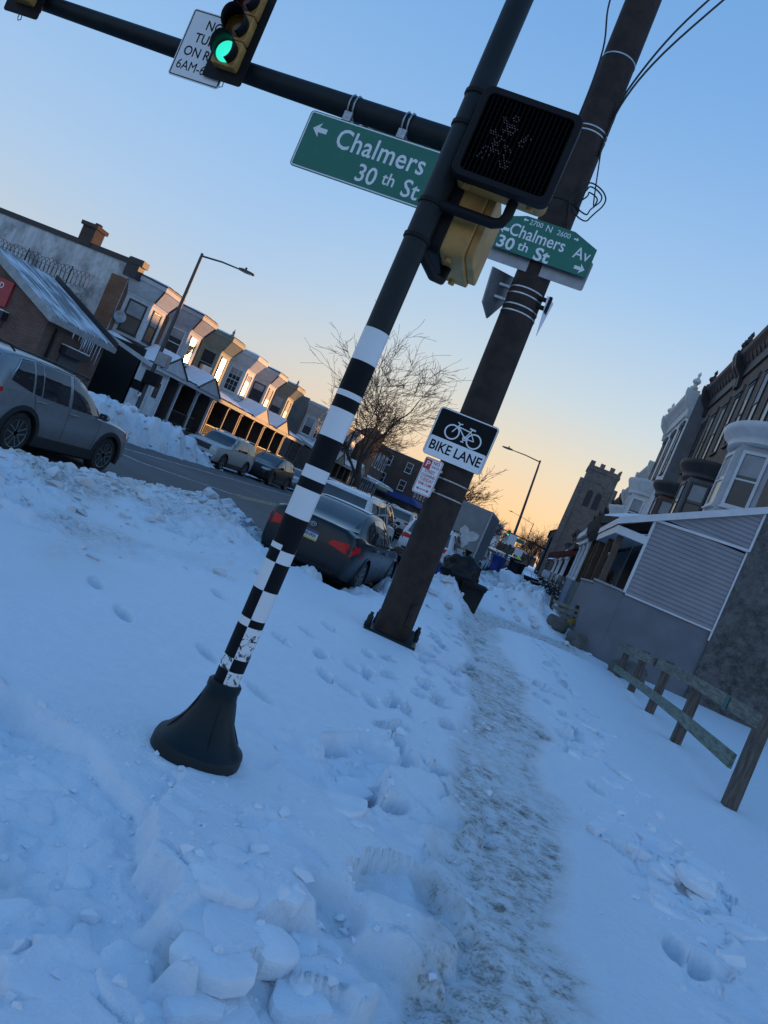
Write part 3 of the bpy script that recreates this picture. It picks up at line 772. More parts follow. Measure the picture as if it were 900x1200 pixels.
# ---- wires and loose cable
def wire(name, label, pts, r, group=None):
    out = []; P = [Vector(p) for p in pts]
    for i in range(len(P)-1):
        p0 = P[max(i-1, 0)]; p1 = P[i]; p2 = P[i+1]; p3 = P[min(i+2, len(P)-1)]
        for k in range(6):
            t = k/6; out.append(.5*((2*p1)+(-p0+p2)*t+(2*p0-5*p1+4*p2-p3)*t*t+(-p0+3*p1-3*p2+p3)*t**3))
    out.append(P[-1])
    o = MB().tube(out, r, 6).build(name, P_cable, None, 60); tag(o, label, 'cable', group); return o
px_ = lambda z: MX+LEAN*z
wire('service_cable', 'thin black cable running up the left of the brown pole', [(px_(6.1)-.21, 9.1, 6.05), (px_(6.7)-.17, 9.08, 6.7), (px_(7.4)-.20, 9.08, 7.45), (px_(8)-.34, 9.15, 8.0), (px_(8.2)-.40, 9.2, 8.5), (px_(9)-.6, 9.6, 9.6)], .012)
wire('service_cable', 'upper of two black cables leaving the right side of the brown pole', [(px_(6.9)+.215, 9.25, 6.75), (px_(7.1)+.24, 9.2, 7.15), (px_(8)+.50, 9.3, 8.05), (px_(9)+.95, 9.6, 9.2)], .013, 'cables leaving the pole')
wire('service_cable', 'lower of two black cables leaving the right side of the brown pole', [(px_(6.6)+.215, 9.22, 6.3), (px_(7.0)+.23, 9.2, 6.95), (px_(7.8)+.47, 9.28, 7.75), (px_(9)+1.05, 9.6, 9.1)], .013, 'cables leaving the pole')
loop = []
for i in range(40):
    a = i/40*2*math.pi*2.6; k = i/40
    loop.append((px_(5.6)+.30+.13*(.5+k)*math.cos(a)+.03*math.sin(3*a), 9.15+.03*math.sin(a*.7), 5.72-.02*k+.24*(.45+.6*k)*math.sin(a)))
wire('coiled_cable', 'loose coil of black cable hanging beside the brown pole', [(px_(6.3)+.215, 9.2, 6.35)]+loop+[(px_(5.3)+.22, 9.15, 5.2), (px_(5.1)+.14, 9.12, 5.12)], .009)

# ---- wooden rail fence
M_wood = NT('weathered_wood')
_v = M_wood.scaled((9, 1.2, 9)); _n = M_wood.noise(3, 6, .65, vec=_v)
M_wood.set('Base Color', M_wood.mix(M_wood.step(_n, .3, .75), (.075, .075, .065, 1), (.23, .23, .195, 1))); M_wood.set('Roughness', .85)
M_wood.set('Normal', M_wood.bump(_n, .6, .01)); M_wood = M_wood.m
M_gwood = NT('greenish_wood')
_v = M_gwood.scaled((9, 1.2, 9)); _n = M_gwood.noise(3, 6, .65, vec=_v)
M_gwood.set('Base Color', M_gwood.mix(M_gwood.step(_n, .3, .75), (.08, .105, .085, 1), (.22, .27, .22, 1))); M_gwood.set('Roughness', .85)
M_gwood.set('Normal', M_gwood.bump(_n, .6, .01)); M_gwood = M_gwood.m
M_postw = NT('dark_weathered_wood')
_v = M_postw.scaled((9, 9, 1.2)); _n = M_postw.noise(3, 6, .65, vec=_v)
M_postw.set('Base Color', M_postw.mix(M_postw.step(_n, .3, .75), (.05, .042, .036, 1), (.15, .125, .105, 1))); M_postw.set('Roughness', .9)
M_postw.set('Normal', M_postw.bump(_n, .6, .01)); M_postw = M_postw.m
fence = thing('rail_fence', 'weathered two rail wooden fence standing in the snow at the right', 'fence', (2.75, 8.75, 0))
fy = [0, 3.05, 5.5, 8.0, 10.4]; ft = [1.08, .985, .90, .79, .66]; fb = [-.25, -.25, -.3, -.35, -.4]
for y, zt, zb in zip(fy, ft, fb):
    MB(T(.07, y, 0) @ RY(R(rnd.uniform(-1.5, 1.5))) @ RX(R(rnd.uniform(-2, 2)))).bx(-.07, .07, -.075, .075, zb, zt).build('post', M_postw, fence, None, .01)
def plank(pts, th, x0, mat, name):
    mb = MB(); rings = []
    for y, z0, z1, dx in pts: rings.append([(x0+dx, y, z0), (x0+dx+th, y, z0), (x0+dx+th, y, z1), (x0+dx, y, z1)])
    mb.loft(rings); return mb.build(name, mat, fence, None, .006)
plank([(-.05, .86, 1.02, .03), (1.5, .83, .99, .0), (3.05, .80, .965, -.01), (5.5, .70, .87, 0), (6.2, .67, .84, .01)], .045, -.05, M_wood, 'rail')
plank([(6.1, .675, .845, -.03), (8.0, .58, .76, -.02), (11.0, .40, .58, -.02)], .045, -.07, M_wood, 'rail')
plank([(.22, .33, .50, .02), (3.0, .27, .43, .0), (5.5, .18, .33, .0), (8.0, .06, .21, 0), (10.6, -.06, .10, 0)], .045, -.05, M_gwood, 'rail')
b = MB().bx(-.053, -.049, 1.05, 1.22, .82, 1.00).build('painted_patch', pm('teal_paint', (.03, .16, .15), .7, .4, 9), fence)
# ragged strip of cinder kerb behind the fence
# ------------------------------------------------------------------ vehicles (local: +x forward, y left, z up, origin on the road under the middle)
M_tyre = pm('tyre_rubber', (.012, .012, .013), .8, .3, 14, .2, 60, col2=(.03, .03, .031))
M_rim = pm('alloy_rim', (.34, .35, .37), .32, .25, 10, metal=.8)
M_rimd = pm('rim_recess', (.02, .02, .022), .5, .3, 10)
M_clad = pm('grey_plastic_cladding', (.022, .024, .027), .6, .3, 12, .2, 90)
M_under = pm('underbody', (.006, .006, .007), .8, .2, 10)
M_cglass = glass('car_glass', (.016, .021, .026), .03); M_cglass.node_tree.nodes['Principled BSDF'].inputs['Specular IOR Level'].default_value = .9
M_tail = NT('tail_lamp'); M_tail.set('Base Color', (.55, .012, .018, 1)); M_tail.set('Roughness', .15); M_tail.set('Specular IOR Level', .25)
M_tail.set('Normal', M_tail.bump(M_tail.noise(60, 2), .15, .01)); M_tail.set('Emission Color', (.6, .01, .015, 1)); M_tail.set('Emission Strength', .0); M_tail = M_tail.m
M_head = pm('headlamp_glass', (.55, .58, .60), .12, .35, 14, spec=.7, coat=.5)
M_chrome = pm('bright_trim', (.6, .62, .64), .18, .1, 20, metal=1.)
M_plate = pm('plate_white', (.55, .56, .55), .5, .1, 20)
M_plateb = pm('plate_blue', (.02, .06, .22), .5, .1, 20); M_platey = pm('plate_yellow', (.60, .48, .08), .5, .1, 20)
def paint(name, col, metal=.15, rough=.38, dirt=.35):
    t = NT(name); n = t.noise(1.6, 6, .65); n2 = t.noise(7, 5)
    sep = t.node('ShaderNodeSeparateXYZ'); t.l.new(t.obj(), sep.inputs[0])
    low = t.math('MULTIPLY', t.step(sep.outputs[2], .85, .2), t.step(n, .2, .7))
    c = t.mix(t.step(n2, .3, .8), c4(tuple(x*.88 for x in col)), c4(col))
    c = t.mix(t.math('MULTIPLY', low, dirt), c, (.10, .095, .09, 1))          # road salt film
    t.set('Base Color', c); t.set('Metallic', metal); t.set('Coat Weight', .25); t.set('Specular IOR Level', .35); t.set('Coat Roughness', .12)
    t.set('Roughness', t.math('ADD', rough, t.math('MULTIPLY', low, .4)))
    return t.m
def crom(xs, ys, x):
    """monotone-ish smooth interpolation"""
    return float(np.interp(x, xs, ys))
def smooth_profile(pts, n):
    """Catmull-Rom through (x, a, b, ...) rows"""
    P = [np.array(p, float) for p in pts]; out = []
    for i in range(len(P)-1):
        p0 = P[max(i-1, 0)]; p1 = P[i]; p2 = P[i+1]; p3 = P[min(i+2, len(P)-1)]
        for k in range(n):
            t = k/n; out.append(.5*((2*p1)+(-p0+p2)*t+(2*p0-5*p1+4*p2-p3)*t*t+(-p0+3*p1-3*p2+p3)*t**3))
    out.append(P[-1]); return out
def decal(bvh, c4pts, d, n, m, off=.006):
    """a patch laid over the body: the quad's points travel along d until they meet the body"""
    a, b, c, e = [Vector(p) for p in c4pts]; d = Vector(d).normalized(); vs = []
    for i in range(n+1):
        for j in range(m+1):
            u = i/n; v = j/m
            p = (a*(1-u)+b*u)*(1-v)+(e*(1-u)+c*u)*v
            h, nn, _, _ = bvh.ray_cast(p, d, 10)
            if h is None: h, nn, _, _ = bvh.find_nearest(p)
            if nn.dot(d) > 0: nn = -nn
            vs.append(h+nn*off)
    fs = [(i*(m+1)+j, (i+1)*(m+1)+j, (i+1)*(m+1)+j+1, i*(m+1)+j+1) for i in range(n) for j in range(m)]
    return vs, fs
def car(name, label, cat, spec, mat, group=None, detail=True):
    t = thing(name, label, cat, (0, 0, 0), 0, group)
    w = spec['w']/2
    # lower body: rows of x, z_low, z_belt, deck z, half width factor
    rows = smooth_profile(spec['body'], 5); rings = []
    for x, zl, zb, zt, k in rows:
        hw = w*k; zm = zl+(zb-zl)*.55
        half = [(hw*.70, zl), (hw*.93, zl+.03), (hw*.985, zl+.14), (hw*1.0, zm), (hw*.985, zm+(zb-zm)*.55), (hw*.955, zb), (hw*.90, zb+(zt-zb)*.55), (hw*.70, zt-.005), (hw*.35, zt+.008)]
        ring_ = [(x, p[0], p[1]) for p in half]+[(x, -p[0], p[1]) for p in reversed(half)]
        rings.append(ring_)
    mb = MB(); mb.loft(rings)
    # greenhouse: x, z roof, half width at belt, half width at roof
    gr = smooth_profile(spec['cabin'], 5); rings = []
    for x, zb, zr, wb, wr in gr:
        zr = max(zr, zb+.012)
        h = zr-zb
        half = [(w*wb, zb-.06), (w*wb, zb), (w*(wb*.75+wr*.25), zb+h*.33), (w*(wb*.42+wr*.58), zb+h*.66), (w*wr, zb+h*.90), (w*wr*.93, zb+h*.965), (w*wr*.6, zb+h*1.0), (w*wr*.2, zb+h*1.012)]
        rings.append([(x, p[0], p[1]) for p in half]+[(x, -p[0], p[1]) for p in reversed(half)])
    cb = MB(); cb.loft(rings)
    body = mb.build('body', mat, t, 32)
    wheels = [(spec['axf'], 1), (spec['axf'], -1), (spec['axr'], 1), (spec['axr'], -1)]
    wr = spec['wr']
    cut = MB(); 
    for ax in (spec['axf'], spec['axr']):
        cut.cyl((ax, w-.30, wr), (ax, w+.2, wr), wr+.065, n=32); cut.cyl((ax, -w+.30, wr), (ax, -w-.2, wr), wr+.065, n=32)
    cu = cut.build('cut', mat); bo = body.modifiers.new('wells', 'BOOLEAN'); bo.operation = 'DIFFERENCE'; bo.object = cu; bo.solver = 'EXACT'
    bpy.context.view_layer.update()
    me = bpy.data.meshes.new_from_object(body.evaluated_get(bpy.context.evaluated_depsgraph_get()))
    body.modifiers.clear(); body.data = me; bpy.data.objects.remove(cu); me.name = 'body'
    me.materials.clear(); me.materials.append(mat)
    me.polygons.foreach_set('use_smooth', [True]*len(me.polygons)); me.set_sharp_from_angle(angle=R(32))
    cabin = cb.build('cabin', mat, t, 40)
    bm = bmesh.new(); bm.from_mesh(me); bm.from_mesh(cabin.data); bvh = BVHTree.FromBMesh(bm); bm.free()
    def patch(nm, q, d, n, m, mt, off=.006, parent=None):
        mb = MB(); mb.add(*decal(bvh, q, d, n, m, off)); return mb.build(nm, mt, parent or t, 60)
    for q in spec['side_glass']:
        for s in (1, -1):
            patch('side_window', [(x, s*2, z) for x, z in q], (0, -s, 0), 6, 4, M_cglass)
    q = spec['windshield']; patch('windshield', [(4, q[1]*w*s, q[2]) for s in (1,)]+[(4, -q[1]*w, q[2]), (4, -q[3]*w, q[4]), (4, q[3]*w, q[4])], (-1, 0, 0), 10, 6, M_cglass)
    q = spec['rear_glass']; patch('rear_window', [(-4, q[1]*w, q[2]), (-4, -q[1]*w, q[2]), (-4, -q[3]*w, q[4]), (-4, q[3]*w, q[4])], (1, 0, 0), 10, 6, M_cglass)
    for q in spec['tail']:
        for s in (1, -1): patch('taillight', [(-4, s*y*w, z) for y, z in q], (1, 0, 0), 5, 3, M_tail, .010)
    for q in spec.get('tail_side', []):
        for s in (1, -1): patch('taillight', [(x, s*2, z) for x, z in q], (0, -s, 0), 3, 3, M_tail, .010)
    for q in spec['head']:
        for s in (1, -1): patch('headlight', [(4, s*y*w, z) for y, z in q], (-1, 0, 0), 5, 3, M_head, .010)
    for q in spec.get('head_side', []):
        for s in (1, -1): patch('headlight', [(x, s*2, z) for x, z in q], (0, -s, 0), 3, 3, M_head, .010)
    for q in spec.get('grille', []): patch('grille', [(4, y*w, z) for y, z in q], (-1, 0, 0), 8, 4, M_clad, .010)
    for q in spec.get('front_trim', []): patch('bumper_trim', [(4, y*w, z) for y, z in q], (-1, 0, 0), 10, 3, M_clad, .008)
    for q in spec.get('rear_trim', []): patch('bumper_trim', [(-4, y*w, z) for y, z in q], (1, 0, 0), 10, 3, M_clad, .008)
    pz, pw = spec['plate']
    p = patch('license_plate', [(-4, .155, pz+.078), (-4, -.155, pz+.078), (-4, -.155, pz-.078), (-4, .155, pz-.078)], (1, 0, 0), 2, 2, M_plate, .012)
    # cladding, sill, arches
    ac = M_clad if spec.get('clad') else mat
    for ax in (spec['axf'], spec['axr']):
        for s in (1, -1):
            a_ = MB(); n = 22; vs = []; fs = []
            th = spec.get('archw', .02)
            for i in range(n+1):
                a = R(-14)+R(208)*i/n
                for rr, yy in ((wr+.055, w-.10), (wr+.055, w+.012), (wr+.06+th, w+.010), (wr+.07+th, w-.10)):
                    vs.append((ax+rr*math.cos(a), s*yy*1.0, wr+rr*math.sin(a)))
            for i in range(n):
                for j in range(3): fs.append((i*4+j, i*4+4+j, i*4+5+j, i*4+1+j))
            a_.add(vs, fs); a_.build('wheel_arch', ac, t, 50)
    if spec.get('clad'):
        for s in (1, -1):
            MB().prism([(spec['axr']+wr+.04, .22), (spec['axf']-wr-.04, .22), (spec['axf']-wr-.10, .42), (spec['axr']+wr+.10, .42)], s*(w-.06), s*(w+.006)).build('sill', M_clad, t, None, .01)
    MB().bx(spec['axr']-.5, spec['axf']+.5, -w*.78, w*.78, .16, .45).build('underbody', M_under, t)
    for ax, s in wheels:
        prof = [(wr*.60, -.10), (wr*.70, -.112), (wr*.92, -.11), (wr*.985, -.085), (wr, -.05), (wr, .05), (wr*.985, .085), (wr*.92, .11), (wr*.70, .112), (wr*.62, .10)]
        M_ = T(ax, s*(w-.125), wr) @ RX(R(-90*s))
        ty = MB(M_).lathe(prof, 32).build('wheel', M_tyre, t, 40)
        dk = MB(M_).lathe([(0, .05), (wr*.6, .05), (wr*.67, .09), (wr*.67, .104), (wr*.62, .108), (wr*.62, .06)], 32, None, False).build('wheel_recess', M_rimd, ty, 40)
        rm = MB(M_); rm.lathe([(wr*.60, .085), (wr*.655, .108), (wr*.685, .110), (wr*.69, .10)], 32, None, False)
        rm.lathe([(0, .10), (wr*.13, .10), (wr*.16, .085)], 16, None, False)
        for k in range(spec.get('spokes', 5)):
            M2 = RZ(2*math.pi*k/spec.get('spokes', 5)+.3)
            if spec.get('twin', True):
                for yy in (-.028, .028):
                    rm.loft([[(wr*.10, yy-.014, .075), (wr*.10, yy+.014, .075), (wr*.10, yy+.012, .100), (wr*.10, yy-.012, .100)],
                             [(wr*.64, yy*2.0-.016, .08), (wr*.64, yy*2.0+.016, .08), (wr*.64, yy*2.0+.013, .108), (wr*.64, yy*2.0-.013, .108)]], M2)
            else:
                rm.loft([[(wr*.10, -.03, .075), (wr*.10, .03, .075), (wr*.10, .026, .100), (wr*.10, -.026, .100)],
                         [(wr*.64, -.022, .08), (wr*.64, .022, .08), (wr*.64, .02, .108), (wr*.64, -.02, .108)]], M2)
        rm.build('rim', M_rim, ty, 40)
    if detail:
        mx, mz_ = spec['mirror']
        for s in (1, -1):
            b = MB(); b.ball((mx, s*(w+.10), mz_), (.07, .115, .075), 12, 8); b.cyl((mx+.02, s*(w-.08), mz_-.06), (mx+.01, s*(w+.05), mz_-.03), .025, n=8)
            o = b.build('mirror', mat, t, 50)
            g = MB().prism(rrect(.17, .11, .03), 0, .006, T(mx-.066, s*(w+.105), mz_) @ RZ(R(-90)))
            g.build('mirror_glass', M_cglass, o)
        for hx, hz in spec['handles']:
            for s in (1, -1):
                b = MB(); b.tube([(hx-.10, s*(w*.985-.01), hz), (hx-.09, s*(w*.985+.03), hz), (hx+.09, s*(w*.985+.03), hz+.008), (hx+.10, s*(w*.985-.01), hz+.008)], .014, 8)
                b.build('door_handle', mat if not spec.get('chrome_handle') else M_chrome, t, 50)
        for x0, z0, x1, z1 in spec['gaps']:      # door shut lines
            for s in (1, -1):
                q = [(x0-.005, s*2, z0), (x0+.005, s*2, z0), (x1+.005, s*2, z1), (x1-.005, s*2, z1)]
                mb = MB(); mb.add(*decal(bvh, q, (0, -s, 0), 1, 10, .003)); mb.build('door_gap', M_under, t)
        if spec.get('rails'):
            x0, x1, zr, wy = spec['rails']
            for s in (1, -1):
                MB().tube([(x1, s*wy*w, zr-.055), (x1-.12, s*wy*w, zr+.0), ((x0+x1)/2, s*wy*w, zr+.02), (x0+.15, s*wy*w, zr-.01), (x0, s*wy*w, zr-.07)], .018, 8).build('roof_rail', M_clad if not spec.get('chrome_rails') else M_chrome, t, 50)
        if spec.get('window_trim'):
            for s in (1, -1):
                vs = []; pts = spec['window_trim']
                for i in range(len(pts)-1):
                    for k in range(5):
                        u = k/5; x = pts[i][0]*(1-u)+pts[i+1][0]*u; z = pts[i][1]*(1-u)+pts[i+1][1]*u
                        h, nn, _, _ = bvh.ray_cast(Vector((x, s*2, z)), Vector((0, -s, 0)))
                        if h is not None: vs.append(h+Vector((0, s*.008, 0)))
                MB().tube(vs, .011, 6).build('window_trim', M_chrome, t, 60)
    index_kids()
    return t, bvh
# crossover: high belt, squarish arches
CROSS = dict(w=1.86, wr=.37, axf=1.36, axr=-1.33, clad=True, archw=.075, spokes=5,
    body=[(2.28, .46, .66, .72, .70), (2.22, .28, .78, .86, .82), (2.05, .24, .90, .98, .93), (1.6, .23, .98, 1.05, .985), (1.0, .22, 1.02, 1.10, 1.0), (.2, .22, 1.03, 1.06, 1.0), (-1.2, .22, 1.08, 1.10, 1.0), (-1.9, .24, 1.10, 1.12, .97), (-2.18, .30, 1.06, 1.10, .90), (-2.27, .42, .95, 1.0, .84), (-2.30, .50, .85, .90, .80)],
    cabin=[(1.12, 1.04, 1.06, .86, .80), (.55, 1.03, 1.40, .94, .78), (.18, 1.03, 1.60, .955, .74), (-.3, 1.04, 1.67, .96, .735), (-1.1, 1.06, 1.67, .96, .73), (-1.75, 1.08, 1.62, .95, .71), (-1.98, 1.08, 1.52, .93, .70), (-2.16, 1.07, 1.18, .88, .74), (-2.22, 1.05, 1.07, .85, .76)],
    side_glass=[[(.80, 1.07), (.33, 1.59), (-.16, 1.605), (-.16, 1.07)], [(-.27, 1.075), (-.27, 1.605), (-1.02, 1.60), (-1.02, 1.085)], [(-1.06, 1.09), (-1.06, 1.598), (-1.24, 1.59), (-1.24, 1.10)], [(-1.30, 1.105), (-1.30, 1.58), (-1.62, 1.54), (-1.84, 1.20)]],
    windshield=('x', .80, 1.10, .68, 1.58), rear_glass=('x', .72, 1.14, .62, 1.52),
    tail=[[(.92, 1.03), (.45, 1.03), (.45, .93), (.92, .90)]], tail_side=[[(-2.20, 1.04), (-1.98, 1.04), (-1.98, .97), (-2.22, .92)]],
    head=[[(.88, .90), (.50, .86), (.48, .76), (.84, .76)]], head_side=[[(2.20, .86), (1.92, .93), (1.92, .84), (2.20, .76)]],
    grille=[[(.44, .80), (-.44, .80), (-.50, .50), (.50, .50)]], front_trim=[[(.80, .46), (-.80, .46), (-.70, .30), (.70, .30)]], rear_trim=[[(.85, .60), (-.85, .60), (-.78, .34), (.78, .34)]],
    plate=(.80, 0), mirror=(.70, 1.12), handles=[(-.06, .96), (-1.06, 1.00)], gaps=[(.78, .42, .86, 1.04), (-.20, .42, -.21, 1.06), (-.98, .45, -1.22, 1.08)], rails=(.25, -1.75, 1.70, .66),
    window_trim=[(.86, 1.065), (.33, 1.62), (-.2, 1.635), (-1.2, 1.622), (-1.62, 1.565), (-1.90, 1.20)])
SEDAN = dict(w=1.82, wr=.325, axf=1.36, axr=-1.34, archw=.012, spokes=5, twin=True,
    body=[(2.30, .36, .55, .60, .66), (2.22, .22, .66, .72, .82), (2.0, .18, .74, .82, .93), (1.5, .17, .84, .92, .985), (.95, .17, .90, .97, 1.0), (0, .17, .91, .95, 1.0), (-1.2, .18, .95, .99, 1.0), (-1.75, .20, .97, 1.06, .98), (-2.10, .23, .96, 1.085, .93), (-2.27, .28, .88, 1.06, .87), (-2.315, .36, .78, .88, .82), (-2.33, .44, .70, .74, .76)],
    cabin=[(1.05, .93, .95, .84, .78), (.45, .92, 1.26, .935, .75), (.10, .92, 1.40, .95, .705), (-.35, .93, 1.455, .955, .69), (-.9, .94, 1.44, .95, .68), (-1.25, .95, 1.36, .94, .67), (-1.65, .98, 1.18, .92, .66), (-1.90, 1.0, 1.055, .86, .66), (-1.98, 1.0, 1.02, .82, .64)],
    side_glass=[[(.72, .955), (.22, 1.36), (-.20, 1.39), (-.20, .96)], [(-.29, .965), (-.29, 1.39), (-.95, 1.36), (-1.12, .99)], [(-1.16, 1.0), (-1.0, 1.34), (-1.30, 1.24), (-1.50, 1.03)]],
    windshield=('x', .80, .985, .64, 1.36), rear_glass=('x', .72, 1.08, .58, 1.385),
    tail=[[(.99, .90), (.44, .84), (.40, .76), (.96, .68)]], tail_side=[[(-2.24, .86), (-2.03, .885), (-2.03, .80), (-2.27, .72)]],
    head=[[(.92, .74), (.50, .66), (.48, .56), (.84, .56)]], head_side=[[(2.16, .70), (1.85, .80), (1.85, .70), (2.16, .58)]],
    grille=[[(.46, .64), (-.46, .64), (-.5, .55), (.5, .55)]], front_trim=[[(.7, .45), (-.7, .45), (-.6, .28), (.6, .28)]], rear_trim=[[(.70, .36), (-.70, .36), (-.66, .27), (.66, .27)]],
    plate=(.775, 0), mirror=(.62, .98), handles=[(-.06, .82), (-1.02, .86)], gaps=[(.82, .35, .78, .92), (-.24, .34, -.25, .95), (-.98, .42, -1.25, .97)])
SUV = dict(w=1.90, wr=.37, axf=1.42, axr=-1.42, clad=True, archw=.03, spokes=5, twin=False,
    body=[(2.38, .50, .74, .80, .74), (2.33, .30, .90, .96, .88), (2.15, .26, 1.0, 1.07, .95), (1.6, .25, 1.05, 1.12, .99), (1.0, .24, 1.08, 1.15, 1.0), (0, .24, 1.09, 1.11, 1.0), (-1.4, .24, 1.12, 1.14, 1.0), (-2.1, .27, 1.12, 1.14, .98), (-2.32, .34, 1.08, 1.12, .93), (-2.38, .46, .95, 1.0, .88), (-2.40, .52, .88, .92, .85)],
    cabin=[(1.05, 1.10, 1.12, .86, .80), (.62, 1.09, 1.40, .94, .80), (.30, 1.09, 1.66, .955, .77), (-.2, 1.10, 1.74, .96, .765), (-1.3, 1.11, 1.75, .96, .765), (-2.0, 1.12, 1.70, .955, .75), (-2.20, 1.12, 1.58, .94, .74), (-2.32, 1.10, 1.22, .90, .78), (-2.35, 1.08, 1.10, .87, .78)],
    side_glass=[[(.80, 1.13), (.40, 1.64), (-.12, 1.66), (-.12, 1.13)], [(-.22, 1.135), (-.22, 1.66), (-1.05, 1.665), (-1.05, 1.145)], [(-1.15, 1.15), (-1.15, 1.66), (-1.95, 1.62), (-2.05, 1.18)]],
    windshield=('x', .82, 1.16, .72, 1.63), rear_glass=('x', .76, 1.17, .68, 1.60),
    tail=[[(.98, 1.12), (.50, 1.08), (.50, .97), (.98, .95)]], tail_side=[[(-2.30, 1.10), (-2.08, 1.10), (-2.08, .98), (-2.34, .94)]],
    head=[[(.92, .98), (.56, .98), (.56, .80), (.90, .80)]], head_side=[[(2.30, .96), (2.08, 1.0), (2.08, .86), (2.30, .80)]],
    grille=[[(.52, .96), (-.52, .96), (-.50, .70), (.50, .70)]], front_trim=[[(.85, .55), (-.85, .55), (-.75, .36), (.75, .36)]], rear_trim=[[(.88, .66), (-.88, .66), (-.82, .38), (.82, .38)]],
    plate=(.82, 0), mirror=(.72, 1.18), handles=[(0.0, 1.0), (-1.0, 1.02)], gaps=[(.84, .45, .88, 1.08), (-.17, .42, -.17, 1.10), (-1.08, .45, -1.10, 1.12)], rails=(.2, -2.0, 1.78, .70))

PT_grey = paint('silver_grey_paint', (.27, .285, .305), .35, .26, .45); PT_navy = paint('dark_slate_paint', (.005, .010, .017), 0., .30, .06); PT_white = paint('white_paint', (.70, .71, .72), 0.)
PT_silver = paint('silver_paint', (.48, .48, .46)); PT_black = paint('black_car_paint', (.006, .007, .009)); PT_red = paint('dark_red_paint', (.16, .02, .02))
def place(o, x, y, z, heading):
    o.location = (x, y, z); o.rotation_euler = (0, 0, heading)
UP, DOWN = R(90), R(-90)
c, bv = car('parked_suv', 'grey crossover with dark wheel arch cladding driving past at the left edge', 'car', CROSS, PT_grey); c.name = 'grey_crossover'
place(c, -9.62, 12.75, ROADZ-.02, UP)
c, bv = car('sedan', 'dark slate sedan seen from behind, parked at the kerb behind the checkered pole', 'car', SEDAN, PT_navy)
place(c, -3.56, 14.68, ROADZ-.0, UP)
b = MB()
h, nn, _, _ = bv.ray_cast(Vector((-4, 0, .775)), Vector((1, 0, 0)))
PM = T(h.x-.017, 0, .775) @ RZ(R(-90))
lp = [o for o in kids(c) if o.name.startswith('license_plate')][0]
b = MB(PM).bx(-.155, .155, 0, .002, .045, .078); b.build('plate_band', M_plateb, lp)
b = MB(PM).bx(-.155, .155, 0, .002, -.078, -.05); b.build('plate_band', M_platey, lp)
text('LXF-0924', .075, M_plateb, lp, PM @ FACE(0, -.002, -.002), sx=.78, bold=.001)
em = MB(T(h.x-.03, 0, .955) @ RZ(R(-90)))
for a_, b_ in ((.055, .038), (.022, .038), (.04, .014)):
    em.tube([(a_*math.cos(R(q*20)), 0, b_*math.sin(R(q*20))+(0 if a_ != .04 else .018)) for q in range(18)], .006, 6, closed=True)
em.build('emblem', M_chrome, c, 60)
sn = MB().add(*decal(bv, [(-.9, .5, 4), (-.9, -.5, 4), (.2, -.45, 4), (.2, .45, 4)], (0, 0, -1), 8, 8, .012)).build('roof_snow', M_snowcap, c, 60)
index_kids()
whites, bvw = car('suv', 'white sport utility vehicle parked ahead of the dark sedan, snow dusted roof', 'car', SUV, PT_white, 'cars parked along the near kerb')
place(whites, -3.45, 27.4, ROADZ, UP)
cb_ = dup(whites, (-5.35, 22.4, ROADZ), UP, 'white sport utility vehicle on the street side of the dark sedan, mostly hidden')
silver, _ = car('suv', 'silver sport utility vehicle facing the camera against the far snow bank', 'car', dict(SUV, chrome_rails=True), PT_silver, 'cars parked along the far kerb')
place(silver, -16.25, 35.9, ROADZ, DOWN)
dark, _ = car('suv', 'dark crossover parked just behind the silver sport utility vehicle', 'car', CROSS, PT_black, 'cars parked along the far kerb')
place(dark, -15.75, 41.6, ROADZ, DOWN)
sed2, _ = car('sedan', 'grey sedan in the far row just past the dark crossover', 'car', SEDAN, PT_grey, 'cars parked along the far kerb')
place(sed2, -16.1, 48.0, ROADZ, DOWN)
FARLAB = ['silver', 'white', 'dark', 'grey', 'black', 'pale']
protos = {'silver sport utility vehicle': silver, 'white sport utility vehicle': whites, 'black crossover': dark, 'grey sedan': sed2}
def more(kind, x, y, heading, where, group):
    return dup(protos[kind], (x, y, ROADZ), heading, f'{kind} {where}', None)
for i, (k, y) in enumerate([('white sport utility vehicle', 53.6), ('black crossover', 59.4), ('silver sport utility vehicle', 65.0), ('grey sedan', 71), ('white sport utility vehicle', 77), ('black crossover', 83.2), ('grey sedan', 89.3), ('silver sport utility vehicle', 97)]):
    o = more(k, -16.1, y, DOWN, ['third', 'fourth', 'fifth', 'sixth', 'seventh', 'eighth', 'ninth', 'tenth'][i]+' car behind the silver one in the far kerb row', ''); o['group'] = 'cars parked along the far kerb'
ordn = ['first', 'second', 'third', 'fourth', 'fifth', 'sixth', 'seventh', 'eighth', 'ninth', 'tenth', 'eleventh', 'twelfth', 'thirteenth', 'fourteenth']
for i, (k, y) in enumerate([('white sport utility vehicle', 47.0), ('grey sedan', 53.2), ('black crossover', 59.5), ('silver sport utility vehicle', 66), ('white sport utility vehicle', 72.5), ('black crossover', 79), ('grey sedan', 100), ('white sport utility vehicle', 107), ('black crossover', 114), ('silver sport utility vehicle', 122), ('grey sedan', 131)]):
    o = more(k, -3.5, y, UP, ordn[i]+' car past the box truck along the near kerb', ''); o['group'] = 'cars parked along the near kerb'
